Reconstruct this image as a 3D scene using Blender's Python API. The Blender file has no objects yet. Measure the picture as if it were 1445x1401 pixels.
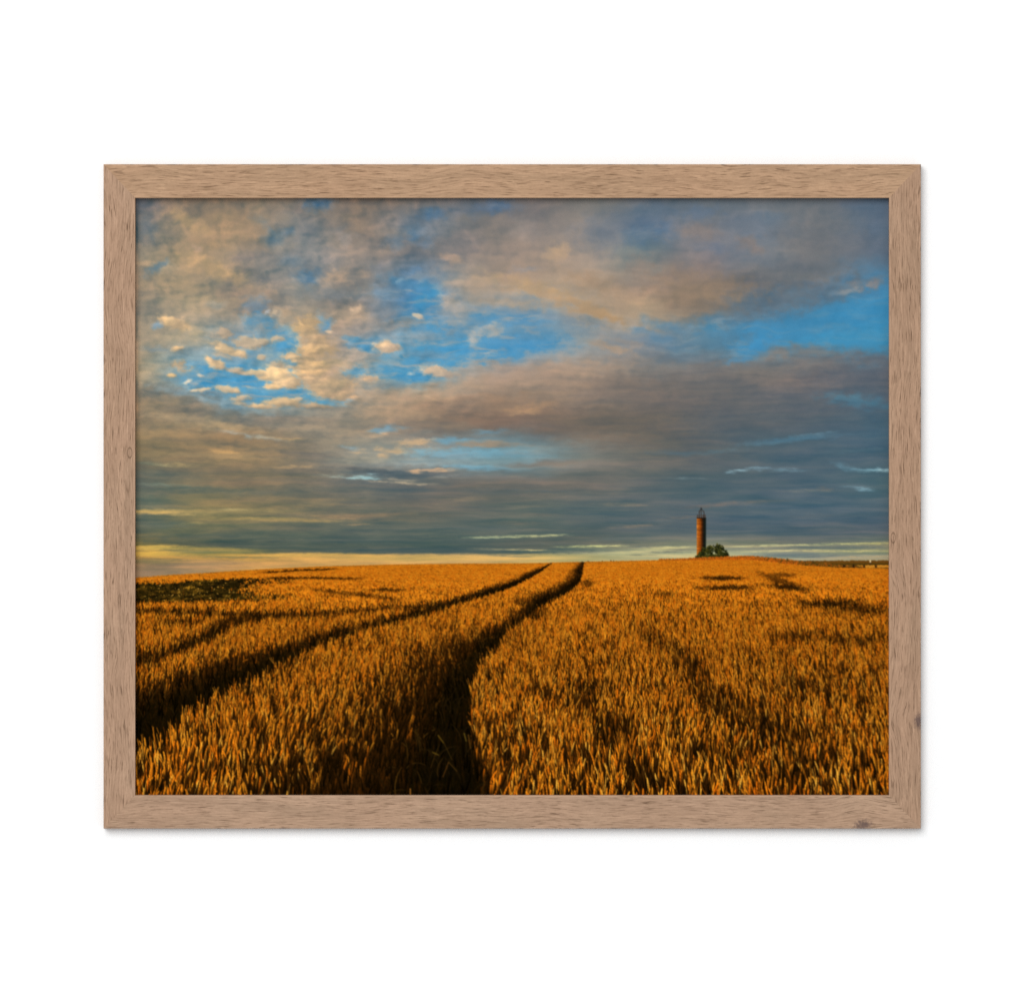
import bpy, bmesh, math
import numpy as np

# ----------------------------------------------------------------------------
# A framed photographic print on a white wall, seen square-on.
# 1 print unit (one pixel of the 1445 x 1401 photograph) = 0.4 mm on the frame.
# ----------------------------------------------------------------------------
# ----------------------------------------------------------------------------
# The printed picture: a flat art print, so its ink colours are worked out here
# procedurally (noise, brush strokes) and stored on the sheet of paper itself.
# Units in this part are "print units": 1 unit = PX metres on the paper.
# ----------------------------------------------------------------------------
PX0, PX1, PY0, PY1 = 190.5, 1255.0, 279.5, 1122.0     # extent of the visible sheet
SS = 3                                                # brush canvas oversampling
OX, OY = 188, 277                                     # canvas origin
CW, CH = 1070, 848                                    # canvas size (print units)

def _perm(seed):
    r = np.random.RandomState(seed)
    ang = r.rand(65536) * 2 * np.pi
    return np.cos(ang).astype(np.float32), np.sin(ang).astype(np.float32)

_GR = {}
def perlin(x, y, seed=0):
    if seed not in _GR:
        _GR[seed] = _perm(seed)
    gx, gy = _GR[seed]
    xi = np.floor(x).astype(np.int32); yi = np.floor(y).astype(np.int32)
    xf = (x - xi).astype(np.float32); yf = (y - yi).astype(np.float32)
    u = xf * xf * xf * (xf * (xf * 6 - 15) + 10)
    v = yf * yf * yf * (yf * (yf * 6 - 15) + 10)
    def g(ix, iy, dx, dy):
        k = ((ix * 73856093) ^ (iy * 19349663)) & 65535
        return gx[k] * dx + gy[k] * dy
    a = g(xi, yi, xf, yf); b = g(xi + 1, yi, xf - 1, yf)
    c = g(xi, yi + 1, xf, yf - 1); d = g(xi + 1, yi + 1, xf - 1, yf - 1)
    return (a + u * (b - a)) * (1 - v) + (c + u * (d - c)) * v

def fbm(x, y, seed=0, octv=4, gain=0.5):
    s = 0; amp = 1.0; f = 1.0
    for o in range(octv):
        s = s + amp * perlin(x * f + 13.7 * o, y * f + 7.3 * o, seed + o)
        amp *= gain; f *= 2.03
    return s * 1.4

def sstep(a, b, x):
    t = np.clip((x - a) / (b - a), 0, 1)
    return t * t * (3 - 2 * t)

def catmull_grid(xs, ys, G, x, y):
    """smooth interpolation of colours G[ny,nx,3] known at xs, ys"""
    def coef(knots, q):
        knots = np.asarray(knots, np.float32)
        i = np.clip(np.searchsorted(knots, q) - 1, 0, len(knots) - 2)
        t = np.clip((q - knots[i]) / (knots[i + 1] - knots[i]), 0, 1)
        w = [-.5 * t + t * t - .5 * t ** 3, 1 - 2.5 * t * t + 1.5 * t ** 3,
             .5 * t + 2 * t * t - 1.5 * t ** 3, -.5 * t * t + .5 * t ** 3]
        return [np.clip(i + k, 0, len(knots) - 1) for k in (-1, 0, 1, 2)], w
    ix, wx = coef(xs, x); iy, wy = coef(ys, y)
    out = np.zeros(x.shape + (3,), np.float32)
    for a in range(4):
        for b in range(4):
            out += (wy[a] * wx[b])[..., None] * G[iy[a], ix[b]]
    return out

SKY_X = [190, 270, 350, 430, 510, 590, 670, 750, 830, 910, 990, 1070, 1150, 1240]
SKY = {
282: "585f69 736a62 7a7066 726d69 786c62 706b68 666a70 706c6c 767470 646e78 646e76 6a7076 6c7074 5a6777",
320: "666a6e 8c7d6c 827567 6e7276 807367 64707a 706e6c 807873 827d7a 5f7082 76767a 6c7682 6c7074 58697a",
360: "787670 8c7e6c 7a7571 70757a 827a73 707072 847a73 948478 968a80 69767a 7d787a 70767d 6e7073 5f6c7a",
400: "877d70 8e8270 7d7670 70767a 787673 5582a5 968a7d a08e7d a5917d 968476 827369 696c70 62707d 4b82a5",
440: "8c8273 968a76 8c8276 968a7a 7d7873 5587aa 828c91 6e8ca0 a09180 a5917a 7d766e 55768c 4682a5 3e87af",
480: "968a76 969182 7896a5 b49b7d 8c8c8a 5596b9 5091b9 5f96b9 8c9191 73828e 5a7d91 5082a0 418cb4 418cb2",
520: "9b8c73 7896a0 649bb4 b9a082 a09687 5a96b4 96918a 9b8c80 96877a 7d7873 707070 767370 6c6c6e 5c6670",
560: "7a7364 767670 6e96a8 96968c 968c7d a5917a 968270 917d6c 87786c 706964 646464 626467 5f646a 52606c",
600: "8c7d66 8a7a64 877a69 8c8273 918473 87786a 76695f 73675f 6c645c 64615c 5c6062 586167 546068 4b6270",
640: "7d735f 7d715f 8c7a62 7d7669 8c8c82 8c918c 7896a0 789196 7d7d76 6c6a64 5f6262 586266 546168 4e5f69",
680: "5c6462 6e6c5f 766e5f 6e6c62 696c68 6c6c68 6e6c66 6e6c66 696964 5f6666 556266 556166 546168 526468",
720: "5f6962 78735a 7d735a 6e6c5c 696a5f 69685f 646862 5f6862 5a6666 586467 566368 546268 546269 546269",
750: "555f58 5f6455 5a6258 5a625a 58625c 56625c 55625e 55625e 586260 586466 566266 586266 5a6266 5c6266",
770: "827346 585c4b 555c50 525c52 505c55 4e5c56 4e5c58 585f58 5f665c 787a69 8a8870 7f7e6a 6e7268 80806a",
779: "b4914f 8f8655 70704f 5c6052 545e55 505c57 505c58 606a60 868c74 b4b086 aaaa86 96997f 7e8474 8c8f74",
784: "b08a4c c0954c c8984e cea05a cfa25c cda562 c8a468 bea569 b0a674 afaa82 b9b282 a5a587 8c917f 969680",
797: "967a5c a5835f bf925a c6985a c69a5c c69e62 c6a066 c6a86a bca870 b9aa78 b9aa78 b5a67c b0a080 b4a078",
812: "967d62 a5885f c39b5c cda55f cda55f cdaa64 cbaa66 c6a86a bca870 b9aa78 b9aa78 b5a67c b0a080 b4a078",
}

def hexrow(s):
    return [[int(h[i:i + 2], 16) for i in (0, 2, 4)] for h in s.split()]

BLUE = (74, 146, 186); BLUED = (80, 118, 148); PALE = (128, 168, 180); DEEP = (68, 138, 178)
PEACH = (226, 184, 132); TAN = (176, 150, 118); CREAM = (238, 196, 142); GREY = (124, 120, 116)
SLATE = (96, 106, 114); DUSK = (112, 104, 98)
# cx, cy, rx, ry, turn(deg, + = falls to the right), colour, strength, softness
SPLATS = [
 # --- blue gaps, upper left
 (387, 338, 14, 9, 20, BLUED, .6, .8), (406, 328, 8, 5, 0, BLUED, .45, .8), (369, 315, 14, 6, 30, BLUED, .25, .9),
 (436, 392, 17, 10, 0, BLUED, .75, .7), (411, 367, 14, 9, 0, BLUED, .3, .9), (222, 379, 16, 6, -20, BLUED, .6, .7),
 (232, 371, 8, 4, -20, BLUED, .5, .7), (305, 398, 14, 7, 20, (122, 120, 112), .4, .8), (345, 360, 20, 12, 0, (112,110,114), .5, .9),
 (362, 398, 16, 9, 0, (104,110,118), .6, .8), (208, 322, 12, 16, 0, (88,102,114), .7, .8), (205, 290, 22, 8, 0, (86,94,108), .6, .9),
 (449, 287, 18, 9, 0, (66,106,140), .8, .7), (268, 300, 30, 6, 0, DUSK, .3, 1.),
 (264, 312, 26, 9, 28, (170,144,112), .8, .8), (309, 383, 50, 11, 20, (172,146,112), .65, .9), (330, 338, 60, 12, 5, (142,124,104), .5, .9),
 (240, 380, 14, 9, -15, (170,150,126), .75, .6), (228, 392, 16, 5, -10, (168,146,120), .6, .7), (206, 372, 10, 4, 0, (158,140,120), .6, .7),
 (300, 345, 22, 8, 0, (140,122,102), .4, .9), (277, 352, 6, 3, 0, (170,145,130), .6, .7),
 (248, 404, 40, 10, 0, (150,134,110), .5, 1.), (300, 425, 40, 7, 5, (152,138,112), .4, 1.), (345, 415, 40, 7, 5, (150,130,112), .5, .9),
 # --- mid left: broken cumulus over blue
 (360, 430, 18, 12, 0, (96,122,142), .7, .7), (366, 452, 22, 10, 0, (84,140,172), .8, .6), (306, 430, 12, 6, 0, (118,128,130), .5, .8),
 (222, 459, 9, 5, -10, (120,150,170), .8, .6), (400, 489, 24, 15, 10, BLUE, .95, .5), (330, 500, 60, 18, 5, (118,142,156), .5, .8),
 (400, 470, 26, 9, 0, BLUE, .7, .6), (455, 458, 10, 14, 0, (90,144,176), .7, .6), (300, 490, 30, 8, 0, (120,140,148), .5, .8),
 (222, 493, 20, 4, 0, (136,148,150), .6, .8), (300, 520, 30, 8, 5, BLUE, .75, .6),
 (284, 541, 34, 11, 4, BLUE, .95, .5), (342, 540, 46, 13, 0, BLUE, 1., .45), (367, 560, 44, 10, 6, (84,150,184), 1., .5),
 (414, 528, 20, 10, 40, BLUE, 1., .45), (421, 554, 30, 8, 10, (84,150,184), 1., .5), (452, 566, 30, 5, 8, (90,152,182), .95, .6),
 (345, 522, 40, 6, 4, BLUE, .8, .5), (410, 505, 14, 14, 30, BLUE, .9, .5),
 (262, 556, 40, 7, 14, (138,156,160), .75, .9), (320, 570, 40, 6, 10, (126,156,168), .7, .9), (486, 566, 12, 4, 0, BLUE, .8, .6),
 (220, 535, 34, 7, 10, (172,158,134), .5, .9), (252, 566, 60, 7, 14, (124,124,116), .5, 1.),
 (236, 575, 46, 12, 8, (126,116,98), .8, .9), (320, 588, 70, 8, 6, (118,114,104), .7, .9), (390, 592, 50, 8, 0, (120,114,104), .6, .9),
 # puffs
 (246, 455, 24, 9, 14, PEACH, .85, .7), (240, 452, 10, 5, 20, CREAM, .9, .6), (262, 466, 24, 7, 14, (196,168,126), .6, .8), (278, 482, 40, 8, 5, (170,152,124), .5, .9),
 (250, 492, 9, 4, -5, PEACH, .85, .6), (318, 470, 13, 9, 15, (198,168,134), .85, .6), (306, 474, 14, 5, 10, (180,160,136), .7, .7),
 (352, 484, 24, 9, 5, (196,170,136), .9, .6), (372, 482, 16, 6, -10, (196,170,136), .85, .6), (394, 478, 12, 5, -5, (204,176,140), .85, .6),
 (378, 440, 3, 3, 0, (176,180,182), .8, .7), (385, 442, 7, 5, 0, (196,170,140), .85, .6), (405, 442, 12, 5, 0, (186,156,124), .6, .7),
 (318, 492, 22, 7, 16, (214,180,134), .95, .5), (336, 498, 14, 5, 18, (210,176,132), .9, .5), (312, 500, 14, 4, 10, (176,156,128), .7, .7),
 (298, 508, 10, 4, 20, (206,174,132), .9, .5), (306, 515, 13, 7, 10, (216,178,130), .95, .5), (330, 522, 14, 5, 10, (196,166,132), .85, .6),
 (346, 526, 18, 3, 8, (200,172,138), .8, .6), (360, 526, 14, 4, 5, (216,182,136), .85, .5), (256, 517, 18, 9, 10, (190,160,122), .7, .8),
 (243, 529, 6, 4, 0, (226,184,126), .95, .5), (284, 530, 8, 2, 10, (200,184,160), .7, .6), (266, 538, 10, 3, -20, (190,180,160), .7, .6),
 (279, 551, 16, 2.5, 0, (206,184,152), .8, .6), (290, 549, 6, 2, 0, (214,184,146), .8, .6), (320, 549, 16, 5, 10, (222,188,142), 1., .4), (332, 552, 8, 4, 0, (222,184,136), 1., .4), (352, 547, 9, 1.5, 0, (190,180,160), .7, .6),
 (340, 562, 14, 5, -8, (206,176,138), .9, .5), (338, 569, 12, 3, 0, (190,168,136), .7, .7),
 (388, 527, 20, 10, 6, CREAM, 1., .4), (402, 538, 17, 9, 6, CREAM, 1., .4), (384, 546, 12, 4, 0, PEACH, 1., .45), (372, 532, 14, 4, 0, PEACH, .9, .5), (412, 540, 10, 6, 0, (216,176,128), .9, .5),
 (398, 567, 24, 6, -4, PEACH, .95, .5), (366, 574, 20, 4, 2, (206,172,130), .9, .6), (436, 572, 34, 5, 6, (184,156,122), .8, .8), (398, 516, 10, 7, 10, (180,156,128), .8, .6), (370, 505, 9, 4, 5, (200,172,138), .85, .5), (388, 514, 12, 3, 20, (186,164,136), .8, .6),
 (432, 458, 20, 14, -20, (206,168,120), .9, .6), (440, 476, 24, 10, 20, (190,160,122), .8, .7), (448, 494, 30, 14, -6, (214,174,124), .9, .6), (414, 505, 14, 6, 15, (222,182,134), .95, .5), (438, 520, 26, 12, -10, (222,180,128), .95, .6),
 (462, 546, 26, 13, 5, (218,178,130), .95, .6), (446, 535, 24, 9, 0, (196,164,126), .8, .7), (480, 548, 24, 14, 0, (200,166,126), .8, .7), (410, 518, 6, 3, 0, (200,176,146), .8, .6), (466, 470, 22, 12, 0, (150,140,128), .6, .8), (476, 500, 24, 9, 10, (140,134,128), .7, .8), (470, 512, 24, 8, 0, (196,166,128), .6, .8),
 (421, 562, 6, 3, 0, (190,170,146), .8, .6),
 # --- centre left above
 (474, 393, 18, 13, 0, (168,144,122), .8, .8), (505, 386, 12, 8, 0, (158,138,120), .6, .8), (490, 340, 12, 9, 0, (150,138,130), .75, .7), (480, 330, 10, 8, 0, (138,130,126), .6, .8),
 (502, 439, 13, 8, 0, (196,166,134), .85, .7), (490, 448, 40, 9, -4, (170,148,124), .7, .8), (480, 417, 40, 9, 5, (108,118,124), .6, .9), (545, 440, 30, 12, 0, (110,120,128), .7, .8),
 (462, 457, 8, 7, 20, (96,146,178), .85, .6), (465, 468, 8, 3, 0, (206,176,144), .85, .5),
 (545, 460, 40, 8, 0, (138,132,126), .75, .8), (590, 455, 40, 5, 4, (150,138,126), .6, .9), (600, 476, 40, 9, 0, (132,140,144), .75, .9),
 (610, 303, 14, 7, 0, (78,112,142), .75, .7), (587, 330, 12, 9, 0, (80,116,144), .75, .7), (557, 342, 14, 10, 0, (88,114,134), .5, .8), (600, 347, 12, 7, 0, (86,114,138), .5, .8),
 (600, 327, 14, 7, 0, (120,128,136), .6, .8), (604, 360, 22, 10, 0, (104,108,112), .6, .9), (650, 345, 22, 16, -30, (120,116,116), .5, .9),
 (702, 292, 24, 8, 0, (80,108,138), .75, .8), (660, 300, 26, 9, 0, (96,108,122), .5, .9), (575, 370, 30, 9, 0, (100,110,118), .5, .9),
 (600, 422, 17, 22, 12, DEEP, 1., .5), (612, 411, 13, 9, 0, DEEP, .9, .5), (556, 395, 14, 6, 20, (92,136,164), .7, .8), (580, 402, 18, 7, 20, (88,138,170), .65, .8), (548, 415, 22, 7, 10, (92,128,154), .65, .8), (562, 395, 3, 4, 0, (150,170,180), .5, .7),
 (575, 440, 9, 9, 0, (84,140,174), .7, .7), (590, 446, 8, 4, 15, (214,188,158), 1., .5), (590, 464, 11, 4, 0, (92,142,172), .8, .7),
 (632, 425, 16, 10, 30, (164,152,142), .85, .7), (645, 438, 16, 18, 20, (152,148,142), .85, .8), (628, 446, 14, 10, 0, (132,144,150), .6, .8), (636, 468, 7, 6, 0, (146,148,148), .7, .7),
 (520, 482, 22, 6, 10, (104,150,176), .85, .6), (502, 479, 14, 4, 15, (78,146,182), .8, .6), (515, 490, 18, 5, 8, DEEP, .9, .5), (500, 484, 14, 3, 20, (160,170,176), .5, .7),
 (505, 525, 18, 6, 0, (88,150,182), .85, .6), (545, 504, 14, 6, 0, (90,148,178), .75, .7), (565, 520, 50, 8, 0, (96,148,176), .85, .7), (570, 528, 40, 9, 0, (74,146,184), .95, .5), (590, 532, 26, 7, -5, DEEP, .95, .5), (552, 543, 26, 5, -6, (110,144,160), .75, .8),
 (642, 496, 40, 14, -4, (70,144,186), 1., .5), (628, 506, 40, 9, 0, (74,146,186), .95, .5), (600, 500, 40, 7, 4, (120,140,152), .6, .9), (660, 480, 30, 9, 0, (84,146,180), .8, .7),
 (542, 490, 15, 8, 5, (222,184,142), .95, .6), (556, 490, 14, 6, 0, (190,164,134), .7, .8), (612, 522, 20, 8, 4, (206,174,140), .95, .6), (626, 528, 26, 6, 4, (184,162,138), .8, .8), (578, 528, 5, 2.5, 0, (176,176,168), .8, .6),
 (522, 534, 11, 5, 0, (206,170,132), .9, .6), (535, 545, 30, 8, 5, (140,138,130), .6, .9), (478, 560, 34, 6, 5, (190,160,124), .7, .8),
 # --- centre: tan bank with blue slit
 (684, 449, 20, 7, 5, (80,140,176), .9, .6), (690, 435, 30, 5, 10, (104,136,158), .6, .8), (729, 450, 36, 6, 3, (82,138,174), .8, .7), (755, 466, 54, 9, 2, (100,140,164), .7, .8), (760, 476, 36, 6, 0, (84,140,174), .7, .7), (735, 490, 60, 8, -4, (72,140,182), 1., .6), (700, 500, 40, 9, -4, (76,144,184), .9, .6), (690, 470, 60, 10, 0, (104,142,164), .6, .8),
 (800, 452, 50, 5, 12, (116,134,148), .6, .8), (815, 465, 40, 6, 10, (120,138,150), .6, .8),
 (669, 476, 10, 13, 0, (156,156,152), .85, .7), (695, 466, 17, 8, -15, (156,154,148), .85, .7), (680, 499, 20, 3, -10, (150,160,166), .7, .7), (690, 500, 12, 3, 0, (160,164,164), .6, .7),
 (788, 356, 15, 13, -30, (190,158,126), .85, .8), (778, 362, 14, 6, 0, (182,154,126), .7, .8), (740, 326, 18, 16, 40, (136,128,124), .6, .8), (668, 340, 14, 12, 0, (138,126,120), .7, .8), (637, 365, 16, 5, 20, (164,140,120), .7, .8),
 (684, 394, 14, 8, 0, (176,152,126), .7, .8), (665, 400, 40, 10, 0, (160,142,124), .5, .9), (655, 380, 40, 8, 0, (146,134,124), .5, .9), (602, 388, 26, 6, -8, (140,136,134), .5, .9), (740, 380, 20, 5, 0, (136,136,140), .5, .9), (705, 400, 14, 5, 0, (140,140,140), .4, .9),
 (766, 410, 60, 10, 14, (184,152,114), .75, .9), (826, 434, 40, 7, 20, (190,152,108), .8, .8), (850, 443, 30, 6, 22, (184,148,108), .8, .8), (720, 428, 70, 7, 4, (162,144,124), .7, .9), (800, 425, 60, 7, 14, (172,146,118), .6, .9), (840, 400, 40, 12, 12, (156,132,108), .6, .9),
 (850, 330, 30, 20, 0, (110,118,128), .6, .9), (905, 332, 26, 13, -10, (88,113,134), .6, .9), (940, 325, 14, 14, 0, (84,114,142), .5, .9), (915, 300, 36, 9, 0, (96,112,126), .5, .9),
 (885, 485, 40, 5, 16, (150,138,128), .6, .9), (860, 490, 30, 5, 14, (168,142,118), .7, .8), (905, 465, 16, 4, 14, (96,132,156), .7, .8), (930, 478, 26, 7, 20, (96,130,154), .7, .8), (940, 460, 30, 6, 14, (92,132,158), .7, .8), (905, 375, 16, 14, 0, (142,126,116), .6, .9), (835, 452, 20, 4, 20, (118,130,136), .7, .8),
 # --- right: blue opening and dark banks
 (1220, 450, 60, 28, -12, (60,134,176), 1., .7), (1200, 475, 70, 16, 0, (66,140,178), .95, .7), (1140, 462, 60, 12, -4, (66,132,170), .9, .7), (1070, 464, 44, 9, 4, (68,136,176), .85, .7), (1020, 452, 30, 9, 0, (76,128,160), .8, .8), (1062, 490, 30, 13, -20, (64,138,182), .9, .6), (1010, 470, 26, 7, 10, (82,134,164), .7, .8), (1005, 462, 20, 6, 0, (70,136,172), .6, .8),
 (1180, 415, 60, 10, -18, (88,112,130), .6, .9), (1100, 425, 80, 18, -14, (94,106,116), .8, .9), (1060, 400, 70, 14, -4, (108,106,106), .75, .9), (1130, 390, 60, 12, 0, (98,106,112), .7, .9),
 (990, 408, 60, 16, 4, (142,122,102), .8, .9), (985, 430, 40, 9, 8, (132,116,100), .7, .9), (1020, 400, 40, 8, 0, (126,112,100), .6, .9), (960, 390, 50, 8, 0, (136,120,108), .6, .9),
 (985, 325, 26, 12, 5, (128,120,118), .85, .7), (1058, 345, 20, 10, 20, (130,120,116), .8, .7), (987, 300, 26, 9, 0, (92,112,134), .6, .8), (1089, 307, 22, 9, 0, (90,111,130), .5, .9), (1007, 350, 24, 7, 0, (98,113,132), .5, .9), (1050, 320, 26, 10, 0, (106,114,124), .6, .9), (1150, 335, 50, 24, 0, (112,112,114), .6, .9), (1244, 352, 18, 14, 0, (92,108,124), .5, .8), (1226, 292, 30, 8, 0, (88,106,124), .5, .9), (1200, 340, 30, 20, 0, (100,108,118), .5, .9),
 (1222, 400, 26, 7, -8, (130,126,126), .6, .8), (1195, 411, 18, 4, -8, (150,150,150), .6, .7), (1230, 402, 10, 4, -8, (160,140,130), .6, .7), (1160, 380, 40, 12, -10, (106,108,110), .5, .9),
 (1100, 498, 26, 8, -14, (130,122,116), .7, .8), (1150, 498, 50, 9, 2, (112,112,112), .7, .9), (1230, 508, 40, 8, 6, (98,104,112), .8, .8), (1120, 515, 80, 10, 0, (114,110,108), .6, .9), (1210, 530, 60, 12, 0, (88,96,106), .6, .9), (985, 505, 40, 7, 0, (100,116,128), .6, .9), (1040, 508, 16, 4, -20, (84,134,166), .6, .8),
 # --- big grey bank across the centre and right
 (560, 560, 60, 10, -6, (178,150,122), .6, .9), (640, 545, 60, 9, -6, (166,142,120), .6, .9), (800, 525, 70, 14, -4, (164,140,120), .6, .9), (700, 570, 50, 14, -4, (138,116,98), .7, .9), (640, 575, 40, 10, 0, (134,116,102), .6, .9), (560, 585, 44, 8, 0, (176,148,118), .6, .9), (752, 576, 30, 6, -6, (172,138,106), .75, .8), (735, 580, 20, 4, -4, (176,142,108), .6, .8), (860, 600, 90, 22, 0, (112,102,92), .6, .9), (640, 602, 40, 7, 4, (128,116,102), .6, .9),
 (790, 555, 40, 6, -12, (146,126,108), .5, .9), (930, 560, 80, 20, 0, (108,102,98), .5, 1.), (870, 545, 50, 14, 0, (126,112,102), .5, 1.),
 (540, 608, 16, 4, -2, (100,150,176), .9, .6), (555, 603, 20, 3, 5, (110,146,164), .6, .7), (689, 610, 20, 4, -2, (112,146,162), .75, .7), (639, 622, 34, 4, 2, (112,158,178), .8, .6), (650, 640, 74, 6, 1, (122,166,182), .9, .7), (600, 652, 70, 7, 1, (138,156,158), .75, .8), (680, 660, 50, 4, 2, (118,170,190), .9, .6), (740, 645, 40, 5, 0, (120,156,168), .6, .8), (700, 652, 70, 6, 1, (134,154,156), .7, .8),
 (690, 627, 46, 4, 1, (150,134,116), .85, .7), (670, 629, 30, 2.5, 1, (166,142,118), .7, .7), (540, 613, 17, 3, -6, (206,172,136), .9, .6), (585, 625, 26, 5, -6, (202,170,132), .9, .6), (557, 637, 18, 4, 2, (204,172,132), .9, .6), (540, 642, 8, 4, 0, (200,170,132), .8, .6), (532, 634, 8, 3, 0, (204,172,132), .8, .6), (508, 638, 12, 2.5, 0, (190,164,130), .7, .7), (520, 648, 40, 5, 2, (156,148,130), .6, .9), (520, 598, 20, 5, 0, (160,142,120), .6, .8), (494, 632, 12, 3, 10, (140,164,172), .7, .7),
 (520, 667, 34, 4, 2, (96,106,108), .85, .6), (560, 668, 44, 4, 0, (92,104,108), .9, .5), (600, 670, 44, 3.5, 0, (100,108,110), .85, .6), (508, 674, 20, 2.5, 0, (150,180,180), .85, .5), (520, 670, 14, 2.5, -4, (140,172,176), .8, .5), (588, 666, 12, 2.5, 0, (196,162,130), .9, .5), (620, 664, 18, 2.5, 2, (190,160,130), .85, .6), (570, 677, 18, 2, 4, (190,170,140), .8, .6), (552, 675, 6, 1.5, 0, (200,180,150), .8, .6), (585, 682, 26, 1.8, 2, (176,158,130), .7, .6), (630, 672, 20, 2, -8, (150,150,140), .7, .7), (540, 680, 40, 3, 0, (98,106,106), .8, .7), (464, 671, 18, 2, 0, (170,160,134), .8, .6), (474, 673, 12, 2, 0, (150,170,166), .8, .6), (468, 660, 30, 3, 4, (108,112,108), .7, .8),
 (760, 656, 50, 3.5, -2, (130,122,112), .8, .7), (800, 652, 50, 4, -2, (124,118,110), .7, .8), (560, 691, 60, 4, 2, (92,100,102), .7, .8), (700, 665, 50, 4, 0, (112,118,116), .6, .9),
 # --- left bands
 (349, 614, 40, 3, 9, (150,160,158), .8, .8), (385, 620, 14, 1.8, 6, (164,178,180), .8, .7), (404, 620, 34, 2.5, 3, (182,154,116), .8, .7), (279, 602, 46, 5, 3, (166,144,112), .6, .9), (230, 598, 40, 8, 0, (148,128,102), .6, .9), (260, 612, 40, 4, 4, (160,136,104), .5, .9), (319, 637, 18, 4, 3, (200,160,110), .85, .7), (345, 640, 40, 2.5, 2, (160,136,106), .6, .8), (247, 656, 26, 3, 2, (172,148,110), .8, .7), (220, 655, 30, 2, 4, (140,140,118), .6, .8), (304, 652, 40, 2.5, 3, (164,138,104), .7, .8), (340, 655, 40, 3, 3, (132,116,98), .6, .9), (416, 659, 30, 1.8, -2, (176,150,112), .8, .7), (390, 661, 30, 2, 0, (150,130,104), .6, .8),
 (230, 668, 50, 6, 2, (90,100,98), .8, .9), (420, 665, 40, 4, 0, (112,108,100), .6, .9), (225, 684, 40, 1.8, 2, (112,130,122), .7, .8), (260, 690, 40, 5, 0, (88,102,98), .8, .9), (205, 708, 26, 10, 0, (88,104,98), .7, .9), (280, 703, 30, 2, 2, (134,124,96), .7, .8), (400, 695, 80, 6, -2, (96,102,96), .6, .9), (330, 682, 60, 4, 0, (116,106,92), .6, .9),
 (222, 722, 36, 2.4, 1, (204,170,108), .9, .7), (206, 722, 16, 2.5, 0, (206,172,110), .8, .7), (260, 726, 36, 2, 1, (176,154,104), .7, .8), (325, 719, 22, 1.4, 0, (198,190,140), .9, .7), (350, 719, 40, 2.5, 0, (166,146,100), .7, .8), (300, 723, 40, 2, 0, (160,142,98), .6, .8), (430, 714, 50, 2.5, -2, (142,124,96), .7, .8), (370, 732, 60, 2, 1, (176,152,98), .85, .7), (430, 735, 40, 2, 1, (170,144,96), .7, .8), (470, 728, 40, 2.5, -2, (136,120,94), .7, .8), (330, 740, 60, 3, 0, (120,118,92), .6, .9), (275, 746, 40, 2.5, 0, (112,114,90), .6, .9), (225, 740, 40, 5, 0, (86,100,96), .8, .9), (280, 738, 20, 2, 0, (146,134,96), .6, .8),
 (210, 754, 24, 2, 0, (130,116,84), .7, .8), (240, 763, 50, 3, 0, (88,96,82), .8, .8), (340, 756, 110, 5, 0, (84,96,88), .8, .9), (420, 770, 110, 4, 0, (80,92,84), .8, .8),
 (215, 773, 28, 1.8, -2, (218,178,90), .95, .7), (240, 774, 30, 1.2, 1, (190,162,88), .8, .7), (300, 776, 60, 1.5, 0, (104,102,76), .8, .7), (215, 781, 30, 3.5, 0, (206,168,82), .85, .8), (280, 783, 50, 2, 1, (198,162,84), .7, .8), (330, 786, 60, 1.2, 1, (146,130,86), .7, .7), (380, 784, 60, 2, 0, (216,172,88), .8, .8), (225, 791, 40, 2.5, 0, (138,122,84), .8, .8), (300, 790.5, 40, 1, 1, (136,124,90), .7, .7), (210, 800, 40, 5, 0, (142,120,90), .7, .9), (300, 796, 50, 4, -3, (162,134,96), .7, .9), (360, 791, 30, 1, 0, (196,152,84), .7, .8), (450, 782, 60, 2.5, 0, (212,170,88), .8, .8),
 (250, 588, 60, 6, 6, (158, 139, 112), .65, .9), (310, 600, 70, 5, 8, (172, 150, 118), .65, .9), (220, 613, 50, 5, 4, (150, 130, 102), .6, .9), (330, 628, 100, 5, 6, (112, 106, 94), .65, .9), (225, 634, 40, 4, 4, (116, 107, 91), .6, .9),
 (310, 644, 80, 3.3, 3, (156, 136, 106), .65, .8), (260, 663, 90, 4, 2, (104, 102, 93), .6, .9), (430, 640, 44, 4, 6, (102, 103, 100), .65, .9), (440, 606, 60, 5, 5, (162, 146, 124), .65, .9), (415, 592, 60, 5, 4, (126, 119, 108), .6, .9), (470, 622, 30, 5, 6, (150, 138, 120), .6, .9), (360, 672, 90, 3.5, 1, (122, 112, 94), .6, .9), (300, 693, 80, 3.5, 1, (94, 102, 96), .6, .9), (400, 706, 80, 3.5, -1, (124, 114, 94), .6, .9),
 (500, 661, 14, 3.3, 4, (90, 96, 98), .8, .7), (530, 665, 28, 3.3, 3, (86, 96, 100), .9, .6), (578, 672, 38, 3.6, 0, (88, 98, 102), .9, .6), (625, 668, 28, 3.3, -3, (104, 108, 108), .8, .7), (592, 664.5, 16, 2, 0, (204, 168, 132), 1., .5), (618, 663.5, 22, 2, 0, (192, 160, 130), 1., .5), (560, 680.5, 44, 1.7, 3, (180, 162, 136), 1., .6), (512, 674, 22, 2.6, 0, (150, 184, 186), 1., .5),
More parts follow.
